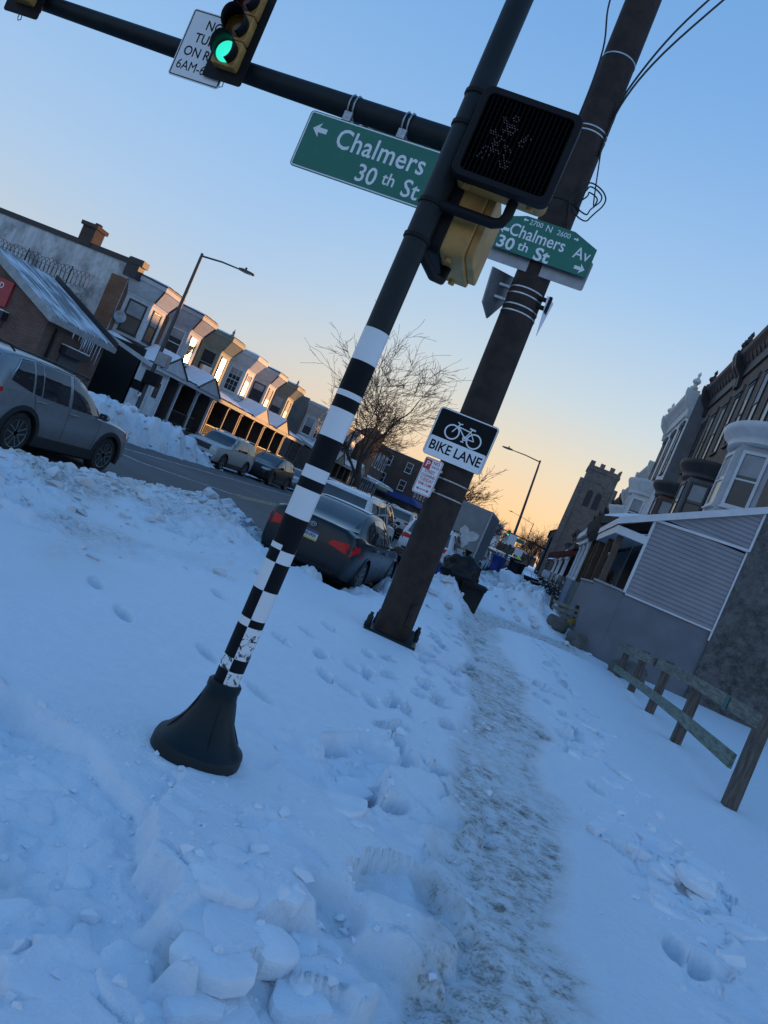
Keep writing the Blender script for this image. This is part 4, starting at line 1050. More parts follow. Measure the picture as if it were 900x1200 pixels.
for i, (k, x, y, h_) in enumerate([('white sport utility vehicle', -8.4, 38, UP), ('black crossover', -6.9, 31.5, UP), ('silver sport utility vehicle', -8.2, 46.5, UP), ('grey sedan', -11.3, 58, DOWN), ('white sport utility vehicle', -11.4, 72, DOWN), ('grey sedan', -8.2, 84, UP), ('black crossover', -8.1, 120, UP), ('white sport utility vehicle', -11.2, 128, DOWN), ('silver sport utility vehicle', -8.2, 150, UP), ('grey sedan', -11.3, 165, DOWN), ('black crossover', -8.2, 176, UP)]):
    o = more(k, x, y, h_, ordn[i]+' one out in the street counting away from the camera', ''); o['group'] = 'cars driving in the street'

# ---- box truck
trk = thing('box_truck', 'tall grey box truck with a torn white patch on its rear', 'truck', (-3.55, 36.0, ROADZ), UP)
M_box = pm('dull_grey_box_paint', (.20, .205, .21), .55, .25, 2, .1, 30); M_boxs = pm('box_side_grey', (.27, .275, .28), .6, .3, 1.5, .1, 30)
L, Wd, z0, z1 = 6.2, 2.30, .95, 3.15
MB().bx(-L/2, L/2, -Wd/2, Wd/2, z0, z1).build('cargo_box', M_boxs, trk, None, .03)
tr = MB()
for s in (-1, 1):
    tr.bx(-L/2-.012, L/2+.012, s*Wd/2-.05, s*Wd/2+.012*s+.0, z1-.10, z1+.012) if s > 0 else tr.bx(-L/2-.012, L/2+.012, s*Wd/2-.012, s*Wd/2+.05, z1-.10, z1+.012)
    for x in (-L/2, L/2): tr.bx(x-.05, x+.05, s*Wd/2-.015 if s < 0 else s*Wd/2-.05, s*Wd/2+.05 if s < 0 else s*Wd/2+.015, z0-.02, z1-.1)
tr.build('corner_trim', pm('pale_trim', (.42, .43, .44), .45, .2, 9), trk)
MB().bx(-L/2-.025, -L/2-.006, -Wd/2+.1, Wd/2-.1, z0+.05, z1-.15).build('roller_door', siding('door_slats', (.25, .255, .26), .55, .006), trk)
ps = random.Random(11); pts = []
for i in range(26):
    a = 2*math.pi*i/26; r_ = (.40+.12*math.sin(3*a+.5)+ps.uniform(-.07, .07)); pts.append((.52+r_*.95*math.cos(a), 1.75+r_*1.05*math.sin(a)))
MB(T(-L/2-.026, 0, 0) @ RZ(R(-90))).prism(pts, -.004, -.001).build('torn_patch', pm('torn_decal', (.62, .63, .64), .6, .2, 5), trk)
MB().bx(-L/2+.1, L/2+1.9, -.45, .45, .62, .93).build('chassis', M_under, trk)
cabm = MB(); cabm.loft([[(L/2+.1, -1.0, .5), (L/2+.1, 1.0, .5), (L/2+.1, 1.0, 2.3), (L/2+.1, -1.0, 2.3)], [(L/2+1.0, -1.0, .5), (L/2+1.0, 1.0, .5), (L/2+1.0, .97, 2.35), (L/2+1.0, -.97, 2.35)], [(L/2+1.9, -.98, .5), (L/2+1.9, .98, .5), (L/2+1.75, .98, 1.45), (L/2+1.75, -.98, 1.45)]])
cabm.build('cab', PT_white, trk, None, .05)
MB().bx(-L/2-.10, -L/2, -1.0, 1.0, .48, .62).build('rear_bumper', M_under, trk, None, .01)
for s in (-1, 1): MB().bx(-L/2-.03, -L/2-.004, s*1.0-.09, s*1.0+.09, .70, .80).build('taillight', M_tail, trk)
for ax in (-1.7, L/2+.95):
    for s in (-1, 1): MB(T(ax, s*.98, .42) @ RX(R(-90*s))).lathe([(0, .02), (.25, .02), (.28, .12), (.40, .12), (.42, .07), (.42, -.12), (.3, -.13)], 24).build('wheel', M_tyre, trk, 40)
# ------------------------------------------------------------------ houses
B_red = brick('red_brick', (.17, .075, .05), (.11, .05, .035), (.16, .14, .12))
B_brown = brick('brown_brick', (.20, .125, .085), (.15, .09, .065), (.22, .19, .16))
B_dark = brick('dark_brick', (.10, .055, .042), (.07, .04, .032), (.11, .10, .09))
B_orange = brick('orange_brick', (.26, .11, .055), (.20, .085, .045), (.2, .16, .13))
H_white = pm('white_trim_paint', (.66, .67, .68), .55, .15, 3, .1, 30)
H_dark = pm('dark_trim_paint', (.028, .026, .028), .55, .3, 5)
H_redtrim = pm('maroon_trim_paint', (.11, .022, .022), .55, .25, 5)
H_glass = glass('house_glass', (.014, .018, .022), .22)
H_shade = pm('window_blind', (.30, .31, .32), .6, .2, 2)
H_roof = pm('bitumen_roof', (.03, .03, .033), .85, .3, 3)
H_conc = pm('grey_porch_paint', (.15, .16, .185), .7, .18, 1.6, .15, 30)
H_stone = pm('porch_stone', (.13, .125, .115), .85, .4, 3, .5, 12)
H_post = pm('brown_timber', (.095, .055, .035), .6, .3, 4)
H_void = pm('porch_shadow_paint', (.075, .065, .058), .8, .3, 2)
H_iron = pm('black_iron', (.010, .010, .012), .5, .3, 9)
H_stucco = NT('grey_stucco')
_n = H_stucco.noise(1.3, 8, .7); _n2 = H_stucco.noise(6.5, 8, .72); _n3 = H_stucco.noise(.45, 3)
H_stucco.set('Base Color', H_stucco.mix(H_stucco.step(_n2, .35, .7), H_stucco.mix(H_stucco.step(_n, .35, .7), (.055, .052, .05, 1), (.115, .11, .107, 1)), (.17, .165, .16, 1)))
H_stucco.set('Roughness', .95); H_stucco.set('Specular IOR Level', .1)
H_stucco.set('Normal', H_stucco.bump(_n2, .9, .05, H_stucco.bump(_n, .8, .12))); H_stucco = H_stucco.m
H_plaster = NT('stained_white_plaster')
_n = H_plaster.noise(.8, 8, .66); _v = H_plaster.scaled((2.2, 2.2, .35)); _n2 = H_plaster.noise(1.4, 6, .65, vec=_v)
H_plaster.set('Base Color', H_plaster.mix(H_plaster.step(_n, .42, .70), H_plaster.mix(H_plaster.step(_n2, .35, .75), (.62, .61, .60, 1), (.40, .40, .39, 1)), (.17, .17, .17, 1)))
H_plaster.set('Roughness', .9); H_plaster.set('Normal', H_plaster.bump(_n, .5, .04)); H_plaster = H_plaster.m
def col_paint(name, c): return pm(name, c, .6, .16, 2.5, .1, 25)
C_list = {'white': (.58, .59, .60), 'grey': (.42, .43, .45), 'sage': (.20, .235, .19), 'pale': (.62, .62, .60), 'offwhite': (.55, .545, .53), 'moss': (.22, .23, .18), 'pink': (.50, .44, .41), 'tan': (.36, .31, .25), 'blue': (.20, .25, .32)}
def cp(k): return col_paint(k+'_house_paint', C_list[k])

def window(par, M, w, h, frame, glassm=None, trim=.075, mid=True, blind=0., name='window', grid=0):
    """an opening in the plane x,z of M, outside is local -y"""
    t = trim; b = MB(M)
    b.bx(-w/2-t, w/2+t, -.055, .01, -h/2-t, -h/2); b.bx(-w/2-t, w/2+t, -.055, .01, h/2, h/2+t)
    b.bx(-w/2-t, -w/2, -.05, .01, -h/2, h/2); b.bx(w/2, w/2+t, -.05, .01, -h/2, h/2)
    b.bx(-w/2-t-.03, w/2+t+.03, -.10, .01, -h/2-t-.05, -h/2-t-.002)
    o = b.build(name, frame, par)
    g = MB(M).bx(-w/2, w/2, -.012, .004, -h/2, h/2).build('pane', glassm or H_glass, o)
    if mid or grid:
        s = MB(M)
        if mid: s.bx(-w/2, w/2, -.035, -.013, -.025, .025)
        for q in range(grid):
            x = -w/2+w*(q+1)/(grid+1); s.bx(x-.012, x+.012, -.03, -.0131, -h/2, -.025); s.bx(x-.012, x+.012, -.03, -.0131, .025, h/2)
        if grid: s.bx(-w/2, w/2, -.029, -.0132, h/4-.01, h/4+.01); s.bx(-w/2, w/2, -.029, -.0132, -h/4-.01, -h/4+.01)
        s.build('sash', frame, o)
    if blind: MB(M).bx(-w/2+.01, w/2-.01, -.0145, -.0125, h/2-h*blind, h/2-.01).build('blind', H_shade, o)
    return o
def door(par, M, w, h, mat, frame, glaz=True):
    o = MB(M).bx(-w/2, w/2, -.03, .0, 0, h).build('door', mat, par)
    f = MB(M); f.bx(-w/2-.09, -w/2, -.06, .0, 0, h+.09); f.bx(w/2, w/2+.09, -.06, .0, 0, h+.09); f.bx(-w/2, w/2, -.06, .0, h, h+.09); f.build('frame', frame, o)
    if glaz: MB(M).bx(-w*.32, w*.32, -.036, -.031, h*.5, h*.92).build('pane', H_glass, o)
    MB(M).ball((w*.38, -.06, h*.47), .035, 8, 6).build('handle', M_chrome, o)
    return o
def snow_slab(par, pts_low, th, name='roof_snow', seed=0):
    """snow lying on a sloping quad: corners a,b (eaves) c,d (upper)"""
    a, b, c, d = [Vector(p) for p in pts_low]; n, m = 12, 5; vs = []; fs = []
    rs = random.Random(seed)
    for i in range(n+1):
        for j in range(m+1):
            u, v = i/n, j/m
            p = (a*(1-u)+b*u)*(1-v)+(d*(1-u)+c*u)*v
            e = min(1, min(u, 1-u)*n/1.2, (v*m+.25)/1.2 if v < .5 else 1)
            vs.append(p+Vector((0, 0, .012+th*(e**.5)*(.8+.4*rs.random()))))
    for i in range(n):
        for j in range(m): k = i*(m+1)+j; fs.append((k, k+m+1, k+m+2, k+1))
    return MB().add(vs, fs).build(name, M_snowcap, par, 60)

def row_house(Y, label, colr, trim, ybase=4.5, brickm=None, porch='open', porchcol=None, gable=True, top=7.1, seed=0, lit=False, name='row_house', group='rowhouses with bays across the street', bay=True, simple=False):
    """left side house: local +x towards the street"""
    rs = random.Random(seed)
    t = thing(name, label, 'house', (-24, Y, 0), 0, group); hw = ybase/2
    cm = cp(colr); tm = trim
    MB().bx(-10, 0, -hw+.01, hw-.01, -.6, top).build('wall', brickm or B_orange, t)
    MB().bx(-10, -.05, -hw+.03, hw-.03, top, top+.05).build('roof', H_roof, t)
    snow_slab(t, [(-.1, -hw+.1, top+.05), (-.1, hw-.1, top+.05), (-9.8, hw-.1, top+.05), (-9.8, -hw+.1, top+.05)], .14, seed=seed)
    # bay
    p, w0 = .95, 1.75
    by = -.05
    A = (0, by-w0); Bp = (p, by-w0+p*1.05); Cc = (p, by+w0-p*1.05); D = (0, by+w0)
    def scale(k): return [(x*k if x > 0 else x, by+(y-by)*(1+(k-1)*.55)) for x, y in (A, Bp, Cc, D)]
    b = MB(); b.plan([A, Bp, Cc, D], 3.95, 6.02); b.build('bay', cm, t)
    f = MB()
    rings = []
    for z, k in ((6.02, 1.03), (6.12, 1.05), (6.16, 1.10), (6.85, 1.50), (6.88, 1.56), (top, 1.56)):
        rings.append([(x, y, z) for x, y in scale(k)])
    f.loft(rings); f.build('cornice', cm, t)
    c = MB()
    rings = [[(x, y, z) for x, y in scale(k)] for z, k in ((top, 1.60), (top+.07, 1.60))]
    c.loft(rings); rings = [[(x, y, z) for x, y in scale(k)] for z, k in ((3.80, 1.08), (3.95, 1.08))]; c.loft(rings)
    # hip strips at the corners of the flared frieze
    for k in (1, 2):
        q0 = scale(1.11)[k]; q1_ = scale(1.515)[k]
        c.tube([(q0[0], q0[1], 6.16), (q1_[0], q1_[1], 6.86)], .05, 5)
    c.build('trim', tm, t)
    snow_slab(t, [(scale(1.55)[1][0], scale(1.5)[1][1], top+.07), (scale(1.55)[2][0], scale(1.5)[2][1], top+.07), (0, D[1], top+.07), (0, A[1], top+.07)], .10, seed=seed+9)
    zc = 5.0; wh = 1.55
    n1 = math.degrees(math.atan2(-(Bp[0]-A[0]), Bp[1]-A[1]))    # near cheek normal
    for (q0, q1_, ww) in ((A, Bp, .84), (Bp, Cc, .74), (Cc, D, .84)):
        mx, my = (q0[0]+q1_[0])/2, (q0[1]+q1_[1])/2; dx, dy = q1_[0]-q0[0], q1_[1]-q0[1]
        th = math.atan2(-dx, dy)
        window(t, T(mx, my, zc) @ RZ(th+R(90)), ww, wh, tm if tm is not H_redtrim else H_white, H_glass, .07, True, rs.choice((0, .3, .5, .45)), grid=2 if colr == 'pale' else 0)
    # dentils / little brackets under the cornice, chimney, finial
    if rs.random() < .7 and seed: MB().bx(-5.2, -4.4, -hw-.0+.05, -hw+.6, top, top+1.0).bx(-5.3, -4.3, -hw-.05+.05, -hw+.68, top+1.0, top+1.12).build('chimney', B_red, t)
    if seed % 3 == 2: MB(T(p*1.4, by-1.0, top+.07)).lathe([(.10, 0), (.12, .1), (.05, .16), (.10, .25), (.03, .4), (.0, .55)], 10).build('finial', cm, t)
    # porch
    pc = cp(porchcol or colr); x1 = 2.5
    fl = MB(); fl.bx(0, x1, -hw+.03, hw-.03, -.6, .62); fl.build('porch_base', B_dark if seed % 2 else H_stone, t)
    r = MB(); r.loft([[(0, -hw+.01, 3.58), (0, hw-.01, 3.58), (0, hw-.01, 3.78), (0, -hw+.01, 3.78)], [(x1+.25, -hw+.01, 3.02), (x1+.25, hw-.01, 3.02), (x1+.25, hw-.01, 3.24), (x1+.25, -hw+.01, 3.24)]])
    r.build('porch_roof', pc, t)
    snow_slab(t, [(x1+.22, -hw+.02, 3.24), (x1+.22, hw-.02, 3.24), (.02, hw-.02, 3.79), (.02, -hw+.02, 3.79)], .16, 'porch_snow', seed+3)
    if gable:
        g = MB(T(x1-1.6, .6, 0)); g.loft([[(0, -1.5, 3.35), (0, 1.5, 3.35), (0, 0, 4.25)], [(1.95, -1.5, 3.22), (1.95, 1.5, 3.22), (1.95, 0, 4.12)]])
        o = g.build('porch_gable', pc, t)
        g = MB(T(x1-1.6, .6, 0)); g.tube([(1.97, -1.55, 3.22), (1.97, 0, 4.15), (1.97, 1.55, 3.22)], .055, 6); g.build('gable_trim', tm, o)
        for s in (-1, 1): snow_slab(t, [(x1+.33, .6+s*1.5, 3.24), (x1-1.4, .6+s*1.5, 3.38), (x1-1.5, .6, 4.26), (x1+.33, .6, 4.15)], .08, 'gable_snow', seed+5)
    if porch == 'enclosed':
        e = MB(); e.bx(x1-.12, x1, -hw+.04, .75, .62, 3.15); e.build('porch_front', siding('white_lap_siding', (.60, .61, .61), .115, .018), t)
        MB().bx(0, x1-.02, -hw+.015, -hw+.12, -.3, 3.7).build('porch_side', H_iron, t)
        e = MB(); e.bx(x1-.12, x1+.03, -hw+.015, -hw+.14, .3, 3.12); e.bx(x1-.10, x1+.03, .70, .86, .3, 3.12); e.build('corner_board', H_white, t)
        door(t, T(x1+.003, .05, .62) @ RZ(R(90)), .85, 2.0, H_white, H_white)
        window(t, T(x1+.003, -1.2, 2.05) @ RZ(R(90)), .62, 1.15, H_white, None, .06)
        st = MB()
        for k in range(3): st.bx(x1, x1+.9-.3*k, -.5, .7, -.3+.0, .2+.2*k)
        st.build('steps', H_stone, t)
    else:
        # front wall of the porch recess
        MB().bx(.0, .03, -hw+.06, hw-.06, .62, 3.0).build('porch_wall', H_void if not lit else B_orange, t)  # shade painted dark on the back wall, orange brick where counted as sunlit
        door(t, T(.032, -hw+.95, .62) @ RZ(R(90)), .9, 2.05, H_white if seed % 2 else H_redtrim, H_white)
        window(t, T(.032, .7, 1.75) @ RZ(R(90)), 1.5, 1.35, H_white, None, .08, True, .35)
        for y in (-hw+.12, 0.1, hw-.12):
            q = MB(); q.bx(x1-.14, x1, y-.07, y+.07, .62, 3.05); q.bx(x1-.19, x1+.05, y-.12, y+.12, .62, .78); q.bx(x1-.19, x1+.05, y-.12, y+.12, 2.9, 3.06); q.build('post', pc if seed == 1 else H_post, t)
        rl = MB(); rl.bx(x1-.11, x1-.05, -hw+.2, hw-1.3, 1.42, 1.48); rl.bx(x1-.11, x1-.05, -hw+.2, hw-1.3, .74, .79)
        y = -hw+.3
        while y < hw-1.35: rl.bx(x1-.095, x1-.065, y-.012, y+.012, .79, 1.42); y += .14
        rl.build('railing', H_iron if seed % 3 else H_white, t)
        st = MB()
        for k in range(3): st.bx(x1, x1+.9-.3*k, hw-1.25, hw-.2, -.3, .2+.2*k)
        st.build('steps', H_stone, t)
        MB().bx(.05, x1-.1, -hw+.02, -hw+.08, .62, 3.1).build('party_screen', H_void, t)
    index_kids()
    return t
LH = [(36.9, 'first rowhouse after the stucco wall, with white siding porch and black porch side', 'white', H_dark, 'enclosed', True),
      (41.4, 'grey rowhouse with maroon trimmed bay and white porch gable, second after the stucco wall', 'grey', H_redtrim, 'open', True),
      (45.9, 'sage green rowhouse with window air conditioner, third after the stucco wall', 'sage', cp('sage'), 'open', False),
      (50.4, 'white bay rowhouse with gridded window panes, fourth after the stucco wall', 'pale', H_white, 'open', True),
      (54.9, 'white rowhouse with black striped bay trim, fifth after the stucco wall', 'offwhite', H_dark, 'open', True),
      (59.4, 'olive rowhouse with plain bay, sixth after the stucco wall', 'moss', cp('moss'), 'open', False)]
LHO = {}
for i, (y, lab, c_, tr_, po, ga) in enumerate(LH):
    LHO[i] = row_house(y, lab, c_, tr_, 4.48, None, po, (None, None, 'moss', 'tan', 'moss', 'tan')[i], ga, 7.1, seed=i, lit=i >= 3)
ac = MB(T(.5, -1.25, 4.45) @ RZ(R(-40))).bx(.0, .45, -.3, .3, -.05, .38); ac.build('air_conditioner', H_white, LHO[2], None, .02)
d = MB(T(.25, -2.0, 4.7) @ RZ(R(-50))); d.lathe([(0, 0), (.16, .03), (.30, .11), (.31, .11), (.17, .02), (0, -.02)], 20, RY(R(75)), False); d.tube([(0, 0, -.0), (-.1, .0, -.3), (-.3, 0, -.35)], .025, 6); d.build('satellite_dish', P_alu, LHO[0], 40)
LHO[6] = row_house(68.4, 'pinkish bay rowhouse beyond a bare grey gable wall', 'pink', H_white, 4.48, None, 'open', None, True, 7.1, seed=12, lit=True)
MB().bx(-10, 0.0, -2.32, -2.245, -.6, 7.3).build('gable_wall', pm('grey_cement_render', (.17, .16, .15), .9, .3, 1.2, .3, 9), LHO[6])
index_kids()
def clone_house(src, y, label, top=None, group='rowhouses with bays across the street'):
    o = dup(src, (-24, y, 0), 0, label); return o
for k, (src, y, lab) in enumerate([(4, 72.9, 'white striped-trim rowhouse behind the bare tree, first past the pinkish one'), (5, 77.4, 'olive rowhouse behind the bare tree, second past the pinkish one'), (3, 81.9, 'white gridded-bay rowhouse behind the bare tree, third past the pinkish one')]):
    clone_house(LHO[src], y, lab)

# far left blocks: darker brick, flat fronts with turrets
def brick_block(name, label, x, y0, y1, h, bm_, nwin, floors, face=1, depth=12, group=None, shop=False, cor=None, snow=True):
    """a terrace or block along the street; face=1 looks to +x"""
    t = thing(name, label, 'building', (x, (y0+y1)/2, 0), 0 if face > 0 else R(180), group); L = (y1-y0)/2
    MB().bx(-depth, 0, -L, L, -.6, h).build('wall', bm_, t)
    c = MB(); c.bx(-.1, .35, -L-.02, L+.02, h-.15, h+.18); c.bx(-.1, .22, -L-.02, L+.02, h-.45, h-.152); c.build('cornice', cor or H_dark, t)
    MB().bx(-depth, -.1, -L+.05, L-.05, h, h+.04).build('roof', H_roof, t)
    if snow: snow_slab(t, [(-.15, -L+.2, h+.04), (-.15, L-.2, h+.04), (-depth+.2, L-.2, h+.04), (-depth+.2, -L+.2, h+.04)], .15)
    fh = (h-.6)/floors
    for f in range(1 if shop else 0, floors):
        for k in range(nwin):
            y = -L+2*L*(k+.5)/nwin
            window(t, T(.01, y, .3+fh*f+fh*.55) @ RZ(R(90)), .95, fh*.52, H_white, None, .08, True, (k*7+f*3) % 4*.15)
        for k in range(3):     # windows of the end wall facing the camera
            if face > 0: window(t, T(-2.0-3.2*k, -L-.01, .3+fh*f+fh*.55) @ RZ(0), .85, fh*.50, H_white, None, .07)
    return t
bl = brick_block('brick_building', 'dark brick terrace with flat cornice behind the branches of the bare tree', -23.5, 86.5, 103, 7.9, B_dark, 7, 2)
tw = MB(T(.6, -7.2, 0)); tw.lathe([(1.3, 3.2), (1.3, 7.6), (1.55, 7.7), (1.55, 8.1), (1.5, 8.15), (.9, 8.6), (.1, 8.9)], 8); tw.build('turret', B_orange, bl, 30)
for k in range(3):
    o = MB().bx(0, 2.4, -7+5.2*k, -2.6+5.2*k, 3.0, 3.2).build('porch_roof', H_white, bl); snow_slab(bl, [(2.4, -7+5.2*k, 3.2), (2.4, -2.6+5.2*k, 3.2), (0, -2.6+5.2*k, 3.5), (0, -7+5.2*k, 3.5)], .15, 'porch_snow', k)
sh = brick_block('corner_shop', 'tall brick corner building with a blue awning shop at street level', -19.2, 107, 124, 8.6, B_dark, 6, 3, shop=True)
a_ = MB(); a_.prism([(0, 3.4), (1.1, 2.75), (1.1, 2.45), (0, 2.5)], -8.3, 8.3); 
a_.build('awning', pm('blue_awning', (.03, .07, .26), .7, .2, 3), sh)
a_ = MB(); a_.bx(-11, 0, -8.62, -8.505, 2.5, 3.3); a_.build('sign_board', pm('blue_awning', (.03, .07, .26)), sh)
MB().bx(-5.2, -3.6, -8.66, -8.622, 2.7, 3.2).build('sign_panel', pm('shop_sign_yellow', (.5, .34, .08), .5, .3, 7), sh)
MB().bx(-11, 0, -8.53, -8.502, .3, 2.4).build('shop_window', H_glass, sh)
for k, (y0, y1, h, nw, f, lab) in enumerate([(128, 150, 8.2, 8, 2, 'low brick terrace past the blue awning shop'), (154, 182, 9.5, 9, 3, 'three storey brick block farther down the far side'), (186, 240, 7.5, 14, 2, 'long low brick terrace near the end of the far side')]):
    brick_block('brick_building', lab, -20.5, y0, y1, h, (B_red, B_dark, B_red)[k], nw, f)

# ---- corner side wall, brick shop, razor wire
side = thing('stucco_side_wall', 'stained white stucco side wall of the corner building with chimney and dark coping', 'wall', (-24, 34.72, 0))
MB().bx(-26, .02, -.10, .0, -.6, 7.35).build('wall', H_plaster, side)
MB().bx(-26, .12, -.16, .05, 7.35, 7.62).build('coping', H_dark, side)
MB().bx(-.30, .45, -.22, .3, 6.75, 7.68).bx(-.22, .62, -.26, .3, 7.4, 7.72).build('cornice_end', H_dark, side)
ch = MB(); ch.bx(-3.45, -2.65, -.2, .6, 7.4, 8.35); ch.bx(-3.55, -2.55, -.3, .7, 8.35, 8.55); ch.lathe([(.2, 8.55), (.18, 8.7)], 10, T(-2.9, .2, 0)); ch.build('chimney', B_dark, side)
MB().bx(-.9, .04, -.14, -.102, 3.9, 6.6).build('brick_patch', B_orange, side)

shop = thing('brick_shop', 'one storey brick shop with snowy metal gable roof and roller shutters', 'building', (-21, 26.7, 0))
xr = -3.9
MB().bx(-7.8, 0, 0, 4.05, -.6, 3.0).build('wall', B_red, shop)
MB().prism([(-7.8, 3.0), (0, 3.0), (xr, 4.70)], 0.0, 4.05).build('gable', B_red, shop)
def corr(name, x0, z0, x1, z1, mat):
    mb = MB(); n = 56; rings = []
    for i in range(n+1):
        y = -.28+4.65*i/n; w_ = .028*(1 if i % 4 in (0, 1) else 0)
        rings.append([(x0, y, z0+.10+w_), (x1, y, z1+.10+w_), (x1, y, z1+.02), (x0, y, z0+.02)])
    mb.loft(rings); return mb.build(name, mat, shop)
M_metalroof = NT('snow_streaked_metal')
_v = M_metalroof.scaled((.5, 6, .5)); _n = M_metalroof.noise(1.2, 5, .6, vec=_v); _n2 = M_metalroof.noise(.9, 5)
M_metalroof.set('Base Color', M_metalroof.mix(M_metalroof.step(M_metalroof.math('ADD', M_metalroof.math('MULTIPLY', _n, .6), M_metalroof.math('MULTIPLY', _n2, .4)), .42, .60), (.16, .17, .18, 1), (.72, .74, .77, 1)))
M_metalroof.set('Roughness', .6); M_metalroof = M_metalroof.m
corr('roof', .28, 2.92, xr, 4.72, M_metalroof); corr('roof', -8.1, 2.92, xr, 4.72, M_metalroof)
f = MB()
f.loft([[(.32, -.32, 2.72), (.32, -.26, 2.72), (.32, -.26, 3.06), (.32, -.32, 3.06)], [(xr, -.32, 4.56), (xr, -.26, 4.56), (xr, -.26, 4.90), (xr, -.32, 4.90)], [(-8.1, -.32, 2.72), (-8.1, -.26, 2.72), (-8.1, -.26, 3.06), (-8.1, -.32, 3.06)]])
f.build('barge_board', pm('pale_fascia', (.34, .34, .33), .6, .25, 4), shop)
f = MB(); f.bx(.28, .36, -.3, 4.40, 2.74, 2.98); f.build('gutter', pm('pale_fascia', (.34, .34, .33)), shop)
ic = MB(); rs = random.Random(2)
for k in range(16): y = 1.2+2.2*rs.random(); ic.cyl((.33, y, 2.75), (.33, y, 2.75-.2-.75*rs.random()), .022, .004, 5)
ic.build('icicle', pm('ice', (.55, .62, .68), .15, .1, 20), shop)
f = MB()
f.loft([[(.30, 4.28, 2.95), (.30, 4.42, 2.95), (.30, 4.42, 3.25), (.30, 4.28, 3.25)], [(xr, 4.28, 4.75), (xr, 4.42, 4.75), (xr, 4.42, 5.05), (xr, 4.28, 5.05)]]); f.build('parapet_cap', H_dark, shop)
sl_m = siding('shutter_slats', (.055, .06, .065), .09, .02)
def shutter(M, w, h):
    o = MB(M).bx(-w/2, w/2, -.05, -.0, 0, h).build('roller_shutter', sl_m, shop)
    MB(M).bx(-w/2-.12, w/2+.12, -.34, -.0, h, h+.34).build('shutter_box', H_dark, o)
    s = MB(M); s.bx(-w/2-.10, w/2+.10, -.33, -.01, h+.342, h+.38); s.build('snow_strip', M_snowcap, o)
shutter(T(.0, 2.05, .55) @ RZ(R(90)), 1.35, 1.25)
shutter(T(-2.75, 0, .5) @ RZ(0), 1.75, 1.55)
sb = MB(T(.55, 0, 0)).bx(-4.2, -2.55, -.10, -.005, 2.55, 3.6).build('sign_board', pm('red_sign_board', (.42, .035, .04), .5, .15, 4), shop)
text('FOOD', .34, P_white, sb, FACE(-2.83, -.103, 3.32), sx=.9)
MB(T(.55, -.104, 0)).prism([(-3.55, 3.12), (-3.2, 3.12), (-3.2, 2.95), (-3.37, 2.84), (-3.55, 2.95)], -.002, 0).build('crest', P_white, sb)
text('MARKET', .26, P_white, sb, FACE(-2.83, -.103, 2.70), sx=.9)
MB().bx(.02, .14, .55, .66, .2, 2.6).build('downpipe', H_iron, shop)

rz = thing('razor_wire_fence', 'posts carrying coils of razor wire above the yard wall behind the brick shop', 'fence', (-26, 32.6, 0))
MB().bx(-12, 3.0, -.1, .1, -.6, 3.4).build('yard_wall', B_dark, rz)
for x in (-10, -7.4, -4.8, -2.2, .4): MB().cyl((x, 0, 3.3), (x+.12, -.1, 5.9), .03, n=6).build('post', H_iron, rz)
cw = MB()
for row, (z, rr) in enumerate(((4.35, .42), (5.45, .40))):
    pts = [(-10+11.6*i/560, rr*.6*math.sin(i*.55), z+rr*math.cos(i*.55)+.04*math.sin(i*.13)) for i in range(561)]
    cw.tube(pts, .013, 4)
for z in (4.3, 4.9, 5.5): cw.tube([(-10, 0, z), (.5, 0, z)], .010, 4)
cw.build('wire_coil', pm('dull_wire', (.07, .07, .075), .6, .3, 20, metal=.5), rz)
# ------------------------------------------------------------------ right hand row; local +x of each house points to the street (-X), local y runs towards the camera
def rh(Yc, label, X=4.9, group='porch houses along the near pavement', name='row_house'):
    return thing(name, label, 'house', (X, Yc, 0), R(180), group)
# after the half turn local (x, y) = (X0-x, Yc-y): +y is towards the camera
FR = RZ(R(90))    # window frame on a wall facing local +x
def cornice(t, L, z, mat, depth=.5, fin=True, y0=None, y1=None):
    y0 = -L if y0 is None else y0; y1 = L if y1 is None else y1
    c = MB(); c.prism([(0, z-.95), (.10, z-.95), (.14, z-.55), (.32, z-.30), (depth, z-.12), (depth+.06, z), (0, z)], y0+.06, y1-.06)
    for q in (y0+.16, y1-.16):
        c.prism([(0, z-1.35), (.16, z-1.35), (.22, z-.9), (.52, z-.55), (depth+.16, z-.1), (depth+.16, z+.12), (0, z+.12)], q-.14, q+.14)
    c.build('cornice', mat, t)
    k = 0
    y = y0+.55
    b = MB()
    while y < y1-.4:
        b.prism([(0.02, z-.62), (.22, z-.50), (.42, z-.16), (.02, z-.16)], y-.06, y+.06); y += .55
    b.build('bracket', mat, t)
    if fin:
        for q in (y0+.16, y1-.16):
            MB(T(depth*.7, q, z+.12)).lathe([(.20, 0), (.22, .12), (.12, .18), (.10, .26), (.22, .40), (.20, .52), (.08, .62), (.06, .70), (.10, .80), (.0, 1.0)], 10).build('finial', mat, t, 40)
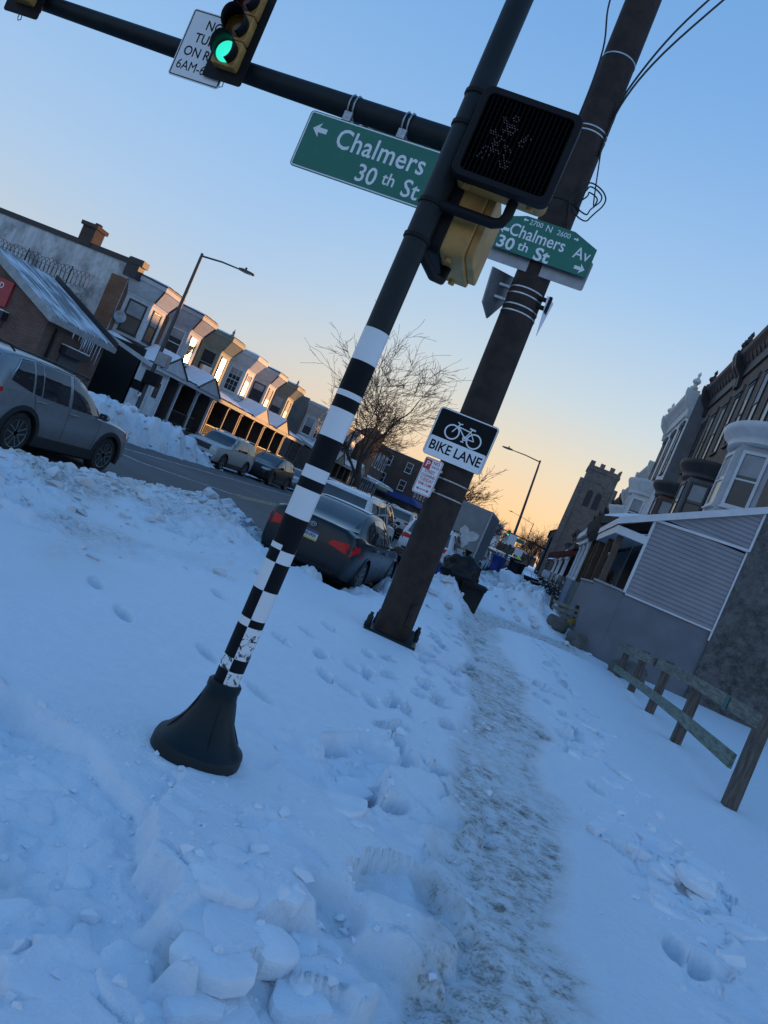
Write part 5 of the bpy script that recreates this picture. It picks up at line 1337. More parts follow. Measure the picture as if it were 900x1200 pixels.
def right_house(Yc, L, label, wallm, H, bay=None, X=4.9, cor=None, fin=True, winm=None, third=True, name='row_house', group='porch houses along the near pavement'):
    t = rh(Yc, label, X, group, name); 
    MB().bx(-11, 0, -L+.005, L-.005, -.6, H-.05).build('wall', wallm, t)
    MB().bx(-11, -.03, -L+.02, L-.02, H-.05, H).build('roof', H_roof, t)
    snow_slab(t, [(-.2, -L+.2, H), (-.2, L-.2, H), (-10.8, L-.2, H), (-10.8, -L+.2, H)], .15)
    if cor: cornice(t, L, H, cor, fin=fin)
    if third:
        for k in range(3):
            y = -L+2*L*(k+.5)/3
            window(t, T(.01, y, 9.95) @ FR, .85, 2.5, winm or H_dark, None, .06, True, .25*(k % 3))
            MB().bx(0, .10, y-.62, y+.62, 11.32, 11.62).build('lintel', H_stone, t)
    if bay: round_bay(t, *bay)
    return t
def round_bay(t, yc, r, z0, z1, col_, cm, zr=None, sid=True):
    """three sided bay with a drum cornice"""
    pts = []
    a = [R(-90), R(-38), R(38), R(90)]
    P = [(.0+.95*math.cos(q)*r/1.2, yc+r*math.sin(q)) for q in (R(-90), R(-50), R(50), R(90))]
    P = [(0, yc-r), (.85, yc-r*.55), (.85, yc+r*.55), (0, yc+r)]
    MB().plan(P, z0, z1).build('bay', col_, t)
    for q0, q1_, w_ in ((P[0], P[1], .62), (P[1], P[2], .95), (P[2], P[3], .62)):
        mx, my = (q0[0]+q1_[0])/2, (q0[1]+q1_[1])/2; th = math.atan2(-(q1_[0]-q0[0]), q1_[1]-q0[1])
        window(t, T(mx, my, (z0+z1)/2+.02) @ RZ(th+R(90)), w_, (z1-z0)*.70, cm, None, .09, True, .42)
    zt = zr or z1+.5
    prof = [(1.0, z1-.05), (1.06, z1), (1.06, z1+.12), (1.10, z1+.2), (1.28, zt-.1), (1.32, zt), (1.32, zt+.1), (.9, zt+.22), (.0, zt+.26)]
    n = 24; rings = []
    for k, z in prof:
        rings.append([(k*.98*math.sin(math.pi*i/n) if k > 0 else 0, yc-k*r*1.0*math.cos(math.pi*i/n), z) for i in range(n+1)])
    MB().loft(rings, closed=True).build('bay_cornice', cm, t, 40)
    MB().plan([(x*.9, yc+(y-yc)*.95) for x, y in P], z0-.25, z0-.002).build('bay_skirt', cm, t)

V_side = siding('grey_lap_siding', (.40, .40, .42), .115, .02)
V_trim = pm('vinyl_trim', (.60, .61, .63), .5, .1, 4)
# first house: stuccoed side wall towards the open lot
h1 = right_house(24.75, 3.25, 'nearest house on the right with rough stucco side wall and grey sided porch', B_brown, 13.3, (.35, 1.55, 4.95, 7.15, V_side, V_trim, 7.6), cor=H_dark, third=True)
MB().bx(-11, .005, 3.245, 3.30, -.6, 13.2).build('side_wall', H_stucco, h1)
# cinder course at its foot
# porch: local x 0..3.2 , camera side at y=+3.25
ys = 3.25
MB().bx(0, 3.18, -3.2, ys-.01, -.6, .45).build('porch_floor', H_conc, h1)
MB().bx(0, 2.44, ys-.16, ys-.02, -.4, 1.75).build('knee_wall', H_conc, h1)
MB().bx(2.44, 3.20, ys-.60, ys, -.45, 1.78).build('corner_pier', H_conc, h1, None, .01)
MB().bx(3.02, 3.18, -3.2, ys-.6, -.45, 1.70).build('knee_wall', H_conc, h1)
MB().bx(2.40, 3.24, ys-.64, ys+.04, 1.782, 1.84).bx(2.99, 3.22, -3.2, ys-.62, 1.702, 1.76).build('coping', pm('grey_coping', (.30, .31, .33), .7, .15, 3), h1)
lap = MB(); z = 1.78; n_ = 0
bd = .122
xl = 2.42
while z < 3.92:
    zt = min(z+bd, 3.95)
    lap.prism([(ys+.0-.02, z), (ys+.034, z), (ys+.006, zt+.004), (ys-.02, zt+.004)], 0, xl, Matrix(((0, 1, 0, 0), (1, 0, 0, 0), (0, 0, 1, 0), (0, 0, 0, 1))))
    z += bd
vs_m = pm('grey_vinyl_boards', (.25, .245, .27), .5, .14, 1.5, .08, 40)
lap.build('lap_siding', vs_m, h1)
lap = MB(); z = 4.0
while z < 5.1:
    x_r = min(2.4, (5.14-z)/.50)      # sloping top edge
    if x_r < .15: break
    lap.prism([(ys+.02, z), (ys+.064, z), (ys+.036, z+bd+.004), (ys+.02, z+bd+.004)], 0.02, x_r, Matrix(((0, 1, 0, 0), (1, 0, 0, 0), (0, 0, 1, 0), (0, 0, 0, 1))))
    z += bd
lap.build('lap_siding', vs_m, h1)
tr = MB(); tr.bx(xl-.02, xl+.05, ys-.03, ys+.045, 1.79, 3.95); tr.bx(-.005, .05, ys+.0, ys+.05, 1.5, 4.0); tr.bx(.05, xl-.02, ys-.01, ys+.04, 1.745, 1.79)
tr.loft([[(-.02, ys+.0, 4.03), (-.02, ys+.065, 4.03), (-.02, ys+.065, 4.10), (-.02, ys+.0, 4.10)], [(2.45, ys+.0, 3.86), (2.45, ys+.065, 3.86), (2.45, ys+.065, 3.93), (2.45, ys+.0, 3.93)]])
tr.bx(-.03, .03, ys+.055, ys+.07, 4.05, 5.1)
tr.build('white_trim', V_trim, h1)
rf = MB(); rf.loft([[(-.02, -3.2, 5.12), (-.02, ys+.18, 5.12), (-.02, ys+.18, 5.32), (-.02, -3.2, 5.32)], [(3.30, -3.2, 3.42), (3.30, ys+.18, 3.42), (3.30, ys+.18, 3.62), (3.30, -3.2, 3.62)]])
rf.build('porch_roof', V_trim, h1)
sf = MB(); sf.bx(2.45, 3.26, -3.2, ys+.06, 3.18, 3.40); sf.build('fascia', V_trim, h1)
snow_slab(h1, [(3.25, -3.1, 3.63), (3.25, ys+.02, 3.63), (1.9, ys+.02, 4.32), (1.9, -3.1, 4.32)], .05, 'porch_snow')
for y in (-3.0, .2, 2.85): MB().bx(2.98, 3.14, y-.08, y+.08, 1.76, 3.2).build('post', H_post, h1)
window(h1, T(.015, -1.2, 2.0) @ FR, 1.6, 1.5, H_white, None, .09); door(h1, T(.02, 1.4, .45) @ FR, .9, 2.1, H_redtrim, H_white)
st = MB()
for k in range(3): st.bx(3.2, 4.05-.28*k, -2.9, -1.7, -.5, -.02+.2*k)
st.build('steps', H_stone, h1)
index_kids()

def porch(t, L, base, postm, roofm, z_eave=3.3, z_wall=4.3, depth=3.1, cols='square', snow=.16, basez=1.58, seed=0, brk=False):
    MB().bx(0, depth, -L+.04, L-.04, -.6, .42).build('porch_floor', H_stone, t)
    k = MB(); k.bx(depth-.18, depth, -L+.9, L-.04, .42, basez); k.bx(0, depth-.18, L-.22, L-.04, .42, basez); k.build('knee_wall', base, t)
    r = MB(); r.loft([[(0, -L+.02, z_wall-.2), (0, L-.02, z_wall-.2), (0, L-.02, z_wall), (0, -L+.02, z_wall)], [(depth+.3, -L+.02, z_eave-.28), (depth+.3, L-.02, z_eave-.28), (depth+.3, L-.02, z_eave), (depth+.3, -L+.02, z_eave)]])
    r.build('porch_roof', roofm, t)
    snow_slab(t, [(depth+.25, -L+.05, z_eave), (depth+.25, L-.05, z_eave), (.03, L-.05, z_wall), (.03, -L+.05, z_wall)], snow, 'porch_snow', seed)
    MB().bx(depth-.3, depth+.1, -L+.06, L-.06, z_eave-.55, z_eave-.29).build('beam', roofm, t)
    if brk:
        b = MB(); y = -L+.2
        while y < L-.1: b.prism([(depth+.05, z_eave-.75), (depth+.30, z_eave-.45), (depth+.42, z_eave-.02), (depth+.05, z_eave-.02)], y-.05, y+.05); y += .35
        b.build('bracket', roofm, t)
    for y in (-L+.25, 0, L-.3):
        p = MB(T(depth-.12, y, 0))
        if cols == 'round': p.lathe([(.17, basez), (.17, basez+.1), (.125, basez+.14), (.115, z_eave-.75), (.15, z_eave-.68), (.16, z_eave-.55)], 14)
        else: p.bx(-.08, .08, -.08, .08, basez, z_eave-.55)
        p.build('column', postm, t, 40)
    for y in (L-.3,):
        p = MB(T(.4, y, 0))
        if cols == 'round': p.lathe([(.16, basez), (.12, basez+.14), (.11, z_eave-.75), (.16, z_eave-.55)], 14)
        else: p.bx(-.07, .07, -.07, .07, basez, z_eave-.55)
        p.build('column', postm, t, 40)
    window(t, T(.015, -L*.3, 2.0) @ FR, 1.5, 1.5, H_white, None, .09); door(t, T(.02, L*.55, .42) @ FR, .9, 2.1, H_dark, H_white)
    s = MB()
    for q in range(3): s.bx(depth, depth+.95-.3*q, -L+.05, -L+.95, -.5, .0+.17*q)
    s.build('steps', H_stone, t)
h2 = right_house(31.3, 3.25, 'second house on the right with dark drum cornice bay and brown porch posts', B_brown, 13.2, (-.2, 1.45, 4.9, 7.0, pm('dark_bay_paint', (.10, .10, .11), .6, .2, 3), H_dark, 7.5), cor=H_dark)
porch(h2, 3.2, H_stone, H_post, pm('bracketed_eave_paint', (.06, .048, .04), .6, .3, 4), 4.1, 5.2, 3.05, brk=True, seed=1, snow=.2)
h3 = right_house(37.9, 3.25, 'third house on the right with white round columns and curved bay hood', B_brown, 13.2, (-.3, 1.35, 4.9, 6.9, pm('dark_red_bay_paint', (.12, .04, .03), .6, .2, 3), H_dark, 7.4), cor=H_dark, fin=True)
porch(h3, 3.2, cp('blue'), H_white, H_white, 3.9, 4.9, 3.1, 'round', seed=2, snow=.18)
h4 = right_house(45.4, 4.0, 'white fronted tall house with twin finials and grey side wall', cp('pale'), 13.0, (.3, 1.4, 5.2, 7.4, cp('pale'), H_white, 8.1), X=4.25, cor=cp('pale'), fin=True)
MB().bx(-11, .003, 4.0, 4.05, -.6, 12.9).build('side_wall', pm('grey_render', (.20, .20, .21), .9, .25, 1.2, .3, 9), h4)
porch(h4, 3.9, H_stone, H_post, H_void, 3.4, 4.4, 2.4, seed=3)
aw = MB(); aw.prism([(2.35, 3.25), (3.75, 2.45), (3.75, 2.20), (2.35, 2.9)], -3.6, 3.6); aw.build('awning', pm('maroon_awning', (.16, .025, .022), .7, .25, 3), h4)
index_kids()
for i, (y, L_, H_, m_, lab, bm_) in enumerate([(52.6, 3.2, 10.2, cp('white'), 'white boxy fronted house past the twin finial house', (0, 1.3, 4.9, 6.7, H_white, H_white, 7.2)), (59.2, 3.2, 9.6, cp('pale'), 'pale house with a small white drum bay, beyond the boxy fronted one', (0, 1.2, 5.2, 7.2, H_white, H_white, 7.8)),
        (65.8, 3.2, 9.3, B_red, 'red brick house beyond the small white drum bay', (0, 1.3, 4.6, 6.4, H_dark, H_dark, 6.9)), (72.4, 3.2, 9.2, B_brown, 'brown brick house with snowy porch midway down the near row', (0, 1.3, 4.6, 6.4, cp('grey'), H_white, 6.9)), (79, 3.2, 9.2, B_dark, 'dark brick house midway down the near row past the brown brick one', (0, 1.3, 4.6, 6.4, cp('sage'), H_white, 6.9)), (85.6, 3.2, 9.2, B_red, 'red brick house fifth before the church', (0, 1.3, 4.6, 6.4, H_dark, H_dark, 6.9))]):
    hh = right_house(y, L_, lab, m_, H_, bm_, X=4.6, cor=H_dark if i > 1 else cp('pale'), fin=False, third=False)
    porch(hh, L_-.05, (H_stone, cp('grey'), H_stone, cp('tan'), H_stone, cp('grey'))[i], H_white if i % 2 == 0 else H_post, (H_white, H_dark)[i % 2], 3.3, 4.2, 2.7, 'round' if i % 2 == 0 else 'square', seed=10+i, snow=.2)
    last = hh
index_kids()
for i, y in enumerate((126.0, 132.6)):
    dup(last, (4.6, y, 0), R(180), ['first', 'second'][i]+' red brick porch house just before the church')
gl = thing('added_garage_row', 'made-up low row of brick garages, added to let the sun past before the church', 'building', (4.8, 106.5, 0), R(180))  # garages made up in place of houses, low so sun reaches the far porches
MB().bx(-8, 0, -16, 16, -.6, 2.9).build('wall', B_dark, gl); snow_slab(gl, [(0, -16, 2.9), (0, 16, 2.9), (-8, 16, 2.9), (-8, -16, 2.9)], .15)
for k in range(8): MB().bx(0, .05, -15.2+4*k, -12.8+4*k, 0, 2.2).build('garage_door', H_white, gl)

# ---- church tower
M_stone = brick('church_stone', (.17, .155, .135), (.12, .11, .10), (.10, .095, .09), .75, .36, .02, .6)
ch = thing('church_tower', 'square stone church tower with battlements and paired arched windows', 'church', (5.2, 150, 0))
MB().bx(-3.0, 3.0, 0, 6, -.6, 22.6).build('tower', M_stone, ch)
bt = MB(); bt.bx(-3.2, 3.2, -.2, 6.2, 22.6, 23.0); bt.build('string_course', M_stone, ch)
bt = MB(); bt.bx(-3.05, 3.05, -.05, .35, 23.0, 23.5); bt.bx(-3.05, -2.65, .35, 6.05, 23.0, 23.5); bt.bx(2.65, 3.05, .35, 6.05, 23.0, 23.5)
for k in range(4):
    x = -2.9+k*1.93-.15
    bt.bx(max(-3.05, x), min(3.05, x+.9), -.05, .35, 23.5, 24.3)
for k in range(1, 4):
    y = k*1.9
    bt.bx(-3.05, -2.65, y-.45, y+.45, 23.5, 24.3); bt.bx(2.65, 3.05, y-.45, y+.45, 23.5, 24.3)
bt.build('battlement', M_stone, ch)
def arch_pts(w, h, n=8):
    p = [(-w/2, 0), (w/2, 0)]
    for i in range(n+1): a = math.pi*i/n; p.append((w/2*math.cos(a), h+w/2*math.sin(a)*1.25))
    return p
for x in (-.85, .85):
    MB(T(x, 0, 15.6)).prism(arch_pts(1.15, 2.6), -.03, .02).build('window', pm('louvre_dark', (.03, .03, .032), .8, .3, 5), ch)
fr = MB(T(0, 0, 15.4)); o_ = arch_pts(4.3, 3.0, 14); i_ = arch_pts(3.5, 3.0, 14)
for q in range(1, len(o_)-0):
    r_ = (q+1) % len(o_)
    if q == len(o_)-1: continue
    fr.add([(o_[q][0], -.14, o_[q][1]), (o_[r_][0], -.14, o_[r_][1]), (i_[r_][0], -.14, i_[r_][1]), (i_[q][0], -.14, i_[q][1]), (o_[q][0], .0, o_[q][1]), (o_[r_][0], 0, o_[r_][1])], [(0, 1, 2, 3), (0, 4, 5, 1)])
fr.build('arch_moulding', M_stone, ch)
for sx in (-3.3, 3.3):
    b = MB(); b.loft([[(sx-.55, -.7, -.6), (sx+.55, -.7, -.6), (sx+.55, .6, -.6), (sx-.55, .6, -.6)], [(sx-.5, -.55, 12), (sx+.5, -.55, 12), (sx+.5, .6, 12), (sx-.5, .6, 12)], [(sx-.4, -.2, 20.5), (sx+.4, -.2, 20.5), (sx+.4, .6, 20.5), (sx-.4, .6, 20.5)]]); b.build('buttress', M_stone, ch)
MB().prism([(-4.5, -.6), (11, -.6), (11, 9), (3.2, 14.5), (-4.5, 9)], 6.01, 40).build('nave', M_stone, ch)
MB().prism([(-4.9, 8.75), (3.2, 14.6), (11.4, 8.75), (11.4, 9.1), (3.2, 15.0), (-4.9, 9.1)], 6.2, 40.3).build('nave_roof', H_roof, ch)
for i, (y0, y1, h, lab) in enumerate([(196, 230, 6.5, 'low brick terrace past the church on the near side'), (236, 300, 6.0, 'farthest low brick terrace on the near side')]):
    brick_block('brick_building', lab, 6.0, y0, y1, h, (B_dark, B_red)[i], 10, 2, face=-1)
# ------------------------------------------------------------------ street lamps, far signals
L_pole = pm('dull_aluminium_pole', (.075, .078, .082), .5, .25, 6, metal=.3)
L_conc = pm('lamp_lens', (.5, .52, .52), .3, .1, 9)
def street_lamp(label, x, y, z0, h, arm, lean=0., boxes=False, droop=-.05):
    t = thing('street_lamp', label, 'street lamp', (x, y, z0), 0, 'tall single arm street lamps')
    MB().tube([(0, 0, -.5), (lean*.1, 0, .4), (lean*.5, 0, h*.5), (lean, 0, h)], [.125, .115, .095, .07], 14).build('pole', L_pole, t, 50)
    MB().bx(-.17, .17, -.17, .17, -.4, .12).build('base', L_pole, t, None, .03)
    MB().tube([(lean, 0, h-.12), (lean+arm*.5, 0, h-.02+droop*.5), (lean+arm, 0, h+droop-.02)], [.045, .04, .032], 10).build('arm', L_pole, t, 50)
    s = 1 if arm > 0 else -1
    hd = MB(T(lean+arm, 0, h+droop)); hd.loft([[(s*-.15, -.05, -.05), (s*-.15, .05, -.05), (s*-.15, .05, .05), (s*-.15, -.05, .05)], [(s*.10, -.15, -.07), (s*.10, .15, -.07), (s*.10, .13, .06), (s*.10, -.13, .06)], [(s*.55, -.15, -.07), (s*.55, .15, -.07), (s*.55, .13, .02), (s*.55, -.13, .02)], [(s*.68, -.06, -.05), (s*.68, .06, -.05), (s*.68, .05, 0), (s*.68, -.05, 0)]])
    o = hd.build('lamp_head', L_pole, t, 50)
    MB(T(lean+arm, 0, h+droop)).bx(min(s*.12, s*.5), max(s*.12, s*.5), -.11, .11, -.085, -.072).build('lens', L_conc, o)
    MB(T(lean+arm+s*.18, 0, h+droop+.05)).lathe([(.05, 0), (.05, .10), (.03, .12)], 10).build('photocell', P_black, o)
    if boxes:
        MB().bx(-.16, .62, -.30, .02, 2.0, 2.62).build('control_box', P_black, t, None, .02)
        MB().bx(-.55, -.06, -.32, -.02, 1.55, 2.0).build('control_box', P_black, t, None, .02)
        MB().bx(.05, .62, -.25, .12, 3.0, 3.62).build('equipment_box', P_alu, t, None, .03)
        MB().bx(-.12, .0, -.14, -.10, 1.35, 1.52).build('sticker', P_white, t)
    return t
street_lamp('street lamp with control boxes on its pole before the white rowhouses', -19.5, 32.6, gz(-19.5, 32.6)-.05, 8.6, 2.15, .0, True)
street_lamp('street lamp leaning over the near pavement past the box truck', -1.95, 58, .1, 8.75, -2.35, -.62)
street_lamp('small distant street lamp on the near pavement before the far signals', -2.85, 150, .1, 8.7, -4.6, -.2, droop=.5)

t = thing('mast_arm_pole', 'distant mast arm pole spanning the street at the next crossing', 'signal pole', (1.3, 156, 0))
MB().cyl((0, 0, -.5), (-.15, 0, 8), .2, .16, 12).build('pole', P_dark, t); MB().cyl((-.1, 0, 5.3), (-11.5, -.1, 5.75), .16, .09, 10).build('mast_arm', P_dark, t)
def far_light(x, z, kind, label):
    o = thing('traffic_light', label, 'traffic light', (x, 155.6, z), 0, 'distant traffic lights at the next crossing')
    MB().bx(-.28, .28, .03, .06, -.62, .62).build('backplate', P_black, o); MB().bx(-.18, .18, -.12, .2, -.54, .54).build('case', P_black if kind == 'red' else P_yellow, o)
    for k, cn in enumerate(('green', 'amber', 'red')):
        m = M_lens[cn] if cn == kind == 'green' else (emis('red_lamp', (1., .05, .02), 1.2) if cn == kind == 'red' else P_black)
        MB(T(0, -.13, -.355+.355*k) @ RX(R(90))).lathe([(0, .01), (.16 if cn == kind else .13, 0)], 16, None, False).build('lens', m, o)
far_light(-9.9, 5.55, 'green', 'distant green traffic light at the free end of the far mast arm')
far_light(-6.9, 5.4, 'green', 'distant green traffic light in the middle of the far mast arm')
far_light(-5.6, 3.3, 'red', 'distant red signal low down left of the far crossing')
far_light(-4.1, 2.9, 'red', 'distant red signal low down right of the far crossing')
for x in (-5.6, -4.1): pass
for x, z, lab in ((-5.6, 3.3, 'thin distant post under the left red signal'), (-4.1, 2.9, 'thin distant post under the right red signal')):
    tag(MB().cyl((x, 155.75, -.5), (x, 155.75, z+.6), .06, n=8).build('signal_post', P_dark), lab, 'post', 'distant posts of the red signals')
t = thing('street_name_sign', 'distant green street name board under the far mast arm', 'sign', (-4.5, 155.6, 4.75)); MB().bx(-1.2, 1.2, 0, .05, -.38, .38).build('sign_panel', P_sgreen, t); outline(t, 2.4, .76, .05, .04, .03, P_white, -.005)
MB().bx(-.04, .04, .0, .05, .38, .75).build('bracket', P_galv, t)
t = thing('traffic_sign', 'distant white sign beside the street near the far crossing', 'sign', (-3.3, 140, 2.5)); MB().bx(-.75, .75, 0, .04, -.6, .6).build('sign_panel', P_white, t); MB().cyl((0, .08, -3), (0, .08, .5), .05, n=8).build('post', P_galv, t)
t = thing('traffic_sign', 'distant fluorescent yellow-green sign low by the pavement', 'sign', (-2.25, 110, 1.3)); MB(RY(R(45))).bx(-.42, .42, 0, .03, -.42, .42).build('sign_panel', pm('fluorescent_sheeting', (.55, .75, .06), .5, .1, 6), t); MB().cyl((0, .08, -1.5), (0, .08, .3), .04, n=8).build('post', P_galv, t)
t = thing('traffic_sign', 'small white sign strapped to the leaning street lamp', 'sign', (-2.15, 57.8, 2.6)); MB().bx(-.3, .3, 0, .02, -.38, .38).build('sign_panel', P_white, t); MB().bx(-.05, .05, .02, .08, -.3, .3).build('bracket', P_galv, t)

# ------------------------------------------------------------------ bins and bags on the snow banks
B_bag = pm('black_plastic_bag', (.006, .007, .009), .45, .3, 5, .5, 9, spec=.3)
B_blue = pm('blue_plastic', (.018, .045, .26), .45, .25, 4); B_clear = pm('clear_bag', (.46, .47, .50), .25, .3, 6, .6, 12); B_bin = pm('black_bin_plastic', (.007, .008, .010), .55, .3, 6, .1, 30, spec=.3)
def bag(label, loc, s, mat, seed, cat='bin bag'):
    t = thing('trash_bag', label, cat, loc); rs = random.Random(seed)
    bm = bmesh.new(); bmesh.ops.create_icosphere(bm, subdivisions=4, radius=1)
    for v in bm.verts:
        n = mnoise.noise(v.co*1.6+Vector((seed, 0, 0)))*.28+mnoise.noise(v.co*4+Vector((0, seed, 0)))*.10
        k = 1+n; z = v.co.z
        v.co = Vector((v.co.x*s[0]*k, v.co.y*s[1]*k, (max(z, -.75)+.75)*s[2]*k*.6))
    me = bpy.data.meshes.new('bag_body'); bm.to_mesh(me); bm.free(); me.materials.append(mat); me.polygons.foreach_set('use_smooth', [True]*len(me.polygons))
    o = bpy.data.objects.new('bag_body', me); COL.objects.link(o); o.parent = t
    MB(T(.02, 0, s[2]*1.06)).lathe([(.09*s[0]/.4, -.06), (.035, .0), (.03, .04), (.08, .12), (.10, .16), (.02, .15)], 10).build('tied_neck', mat, t, 60)
    return t
def bin_(label, loc, rz, h, w, mat, tilt=0, lid=True, group=None):
    t = thing('wheeled_bin', label, 'bin', loc, rz, group); t.rotation_euler = (0, R(tilt), rz)
    b = MB(); b.loft([[(p[0]*k, p[1]*k, z) for p in rrect(w, w*1.05, .05, 3)] for z, k in ((0, .80), (h*.5, .90), (h*.92, 1.0), (h*.95, 1.08), (h, 1.08))]); b.build('body', mat, t, 40)
    if lid: MB().loft([[(p[0]*k, p[1]*k, z) for p in rrect(w*1.12, w*1.16, .05, 3)] for z, k in ((h+.002, 1), (h+.03, 1.0), (h+.07, .85))]).build('lid', mat, t, 40)
    MB().tube([(-w*.55, -w*.4, h*.9), (-w*.68, -w*.35, h*.93), (-w*.68, w*.35, h*.93), (-w*.55, w*.4, h*.9)], .016, 8).build('handle', mat, t)
    for s in (-1, 1): MB().cyl((-w*.42, s*w*.50, .1), (-w*.42, s*w*.40, .1), .10, n=14).build('wheel', M_tyre, t, 40)
    return t
z_ = gz(-1.0, 17.5)
bin_('black bin tipped on the snow bank behind the brown pole', (-1.02, 17.4, z_-.22), R(100), .86, .54, B_bin, 10)
bag('black rubbish bag slumped against the tipped black bin', (-1.45, 17.5, gz(-1.45, 17.5)-.02), (.50, .36, .55), B_bag, 3)
t = thing('recycling_box', 'blue recycling box under a clear bag on the snow bank', 'recycling box', (-2.0, 20.2, gz(-2.0, 20.2)-.05), R(10))
MB().loft([[(p[0]*k, p[1]*k, z) for p in rrect(.55, .42, .05, 3)] for z, k in ((0, .85), (.34, 1.0), (.36, 1.07), (.39, 1.07))]).build('box', B_blue, t, 40)
bag('clear rubbish bag lying on the blue recycling box', (-1.9, 20.15, gz(-2.0, 20.2)+.28), (.42, .36, .40), B_clear, 8)
t = thing('recycling_box', 'blue recycling bin standing on the far snow mound by the pavement', 'recycling box', (.05, 36.0, gz(.05, 36.0)-.12), R(5))
MB().loft([[(p[0]*k, p[1]*k, z) for p in rrect(.60, .5, .05, 3)] for z, k in ((0, .85), (.62, 1.0), (.64, 1.07), (.68, 1.07))]).build('box', B_blue, t, 40)
for i, (x, y, lab, h) in enumerate([(.62, 36.3, 'black bin beside the blue recycling bin on the far mound', .85), (.2, 41, 'black bin on the pavement behind the blue recycling bin', .9), (-1.15, 52, 'dark bin near the foot of the leaning street lamp', 1.0), (-.75, 49.5, 'second dark bin near the foot of the leaning street lamp', .8), (1.0, 60, 'dark bin by the porch steps far down the pavement', .9)]):
    bin_(lab, (x, y, gz(x, y)-.1), rnd.uniform(0, 6), h, .55, B_bin, rnd.uniform(-4, 4), group='dark bins down the pavement')
tag(bin_('blue bin at the snow bank by the box truck rear', (-1.9, 44, gz(-1.9, 44)-.1), 1.0, 1.0, .55, B_blue, 3), None, None)

# pallet and stones at the porch corner
t = thing('wooden_pallet', 'slatted wooden pallet with a yellow board leaning at the grey porch corner', 'pallet', (1.42, 23.1, gz(1.42, 23.1)-.05), R(20))
for k in range(4): MB(T(0, -.1+.06*k*0, 0) @ RX(R(-25))).bx(-.45, .45, -.015, .015, .12+.17*k, .22+.17*k).build('slat', pm('pale_slat', (.35, .33, .28), .8, .3, 5), t)
for s in (-.4, .4): MB(T(0, .03, 0) @ RX(R(-25))).bx(s-.05, s+.05, -.0, .09, .0, .85).build('stringer', H_post, t)
MB(T(-.1, -.28, .12) @ RY(R(-35))).bx(-.5, .5, -.02, .02, -.06, .06).build('yellow_board', pm('yellow_board', (.50, .34, .05), .7, .3, 5), t)
def rock(label, loc, s, seed, group):
    bm = bmesh.new(); bmesh.ops.create_icosphere(bm, subdivisions=3, radius=1)
    for v in bm.verts:
        c = v.co.copy(); m = max(abs(c.x), abs(c.y), abs(c.z)); c = c.lerp(c/m, .75)
        k = 1+.10*mnoise.noise(c*1.3+Vector((seed, 1, 2))); v.co = Vector((c.x*s[0]*k, c.y*s[1]*k, c.z*s[2]*k))
    me = bpy.data.meshes.new('stone_block'); bm.to_mesh(me); bm.free(); me.materials.append(H_stone)
    o = bpy.data.objects.new('stone_block', me); COL.objects.link(o); o.location = loc; o.rotation_euler = (0, .1, seed); tag(o, label, 'stone', group); return o
rock('left rough stone block at the foot of the grey porch', (1.22, 21.7, gz(1.2, 21.7)+.10), (.30, .24, .20), 1, 'stones at the porch foot')
rock('right rough stone block at the foot of the grey porch', (1.82, 21.25, gz(1.8, 21.3)+.14), (.26, .22, .22), 2, 'stones at the porch foot')
rock('low broken stone behind the rail fence by the stucco wall', (3.1, 19.9, gz(3.1, 19.9)+.12), (.5, .3, .28), 4, 'stones by the rail fence')

# ------------------------------------------------------------------ bare trees
T_bark = pm('bark', (.060, .045, .036), .9, .35, 6, .5, 14)
def bare_tree(name, label, loc, H, seed, depth=6, spread=.55, r0=.34, fork=.22, group=None, lean=(0, 0), twig=1.0):
    t = thing(name, label, 'tree', loc, 0, group); rs = random.Random(seed)
    trunk = MB(); crown = MB()
    def grow(p, d, L, r, lev):
        pts = [p]; q = p.copy(); dd = d.copy(); n = 5 if lev < 3 else 3
        for i in range(n):
            dd = (dd+Vector((rs.gauss(0, .15), rs.gauss(0, .15), rs.gauss(.03, .10)))).normalized(); q = q+dd*L/n; pts.append(q.copy())
        rads = [max(r*(1-.42*i/n), .013*twig) for i in range(n+1)]
        (trunk if lev == 0 else crown).tube(pts, rads, 10 if lev == 0 else (7 if lev < 2 else (4 if lev < 4 else 3)), lev < 1)
        if lev >= depth: return
        k = 4 if lev == 0 else (3 if lev < 3 else rs.choice((2, 3)))
        for i in range(k):
            a = rs.uniform(0, 6.283) if lev else 1.6*i+rs.uniform(-.3, .3); s = spread*rs.uniform(.7, 1.35)*(1.0 if i else .40)
            side = Vector((math.cos(a), math.sin(a), 0)); side = (side-dd*side.dot(dd)); side = side.normalized() if side.length > .1 else dd.orthogonal()
            nd = (dd*math.cos(s)+side*math.sin(s)+Vector((0, 0, .03 if lev < 4 else -.03))).normalized()
            at = pts[-1] if i == 0 else pts[max(1, n-2)].lerp(pts[-1], rs.uniform(-.9 if lev else -.3, 1))
            grow(at, nd, L*(rs.uniform(.78, .92) if i == 0 else rs.uniform(.58, .86)), rads[-1]*(.90 if i == 0 else rs.uniform(.5, .75)), lev+1)
    grow(Vector((0, 0, -.6)), Vector((lean[0], lean[1], 1)).normalized(), H*fork, r0, 0)
    trunk.build('trunk', T_bark, t, 60); crown.build('crown', T_bark, t, 60)
    index_kids(); return t
TR1 = bare_tree('bare_tree', 'big spreading bare tree standing across the street behind the dark sedan', (-17.6, 70.5, 0), 24.5, 12, 8, .55, .46, .20, 'bare winter trees', (.07, 0), 1.15)
TR2 = bare_tree('bare_tree', 'rounded bare tree rising behind the box truck', (-14.5, 118, 0), 17, 9, 7, .56, .30, .19, 'bare winter trees', (0, 0), 1.9)
TR3 = bare_tree('bare_tree', 'thin bare tree at the end of the street left of the church', (1.0, 215, 0), 17, 15, 7, .5, .28, .19, 'bare winter trees')
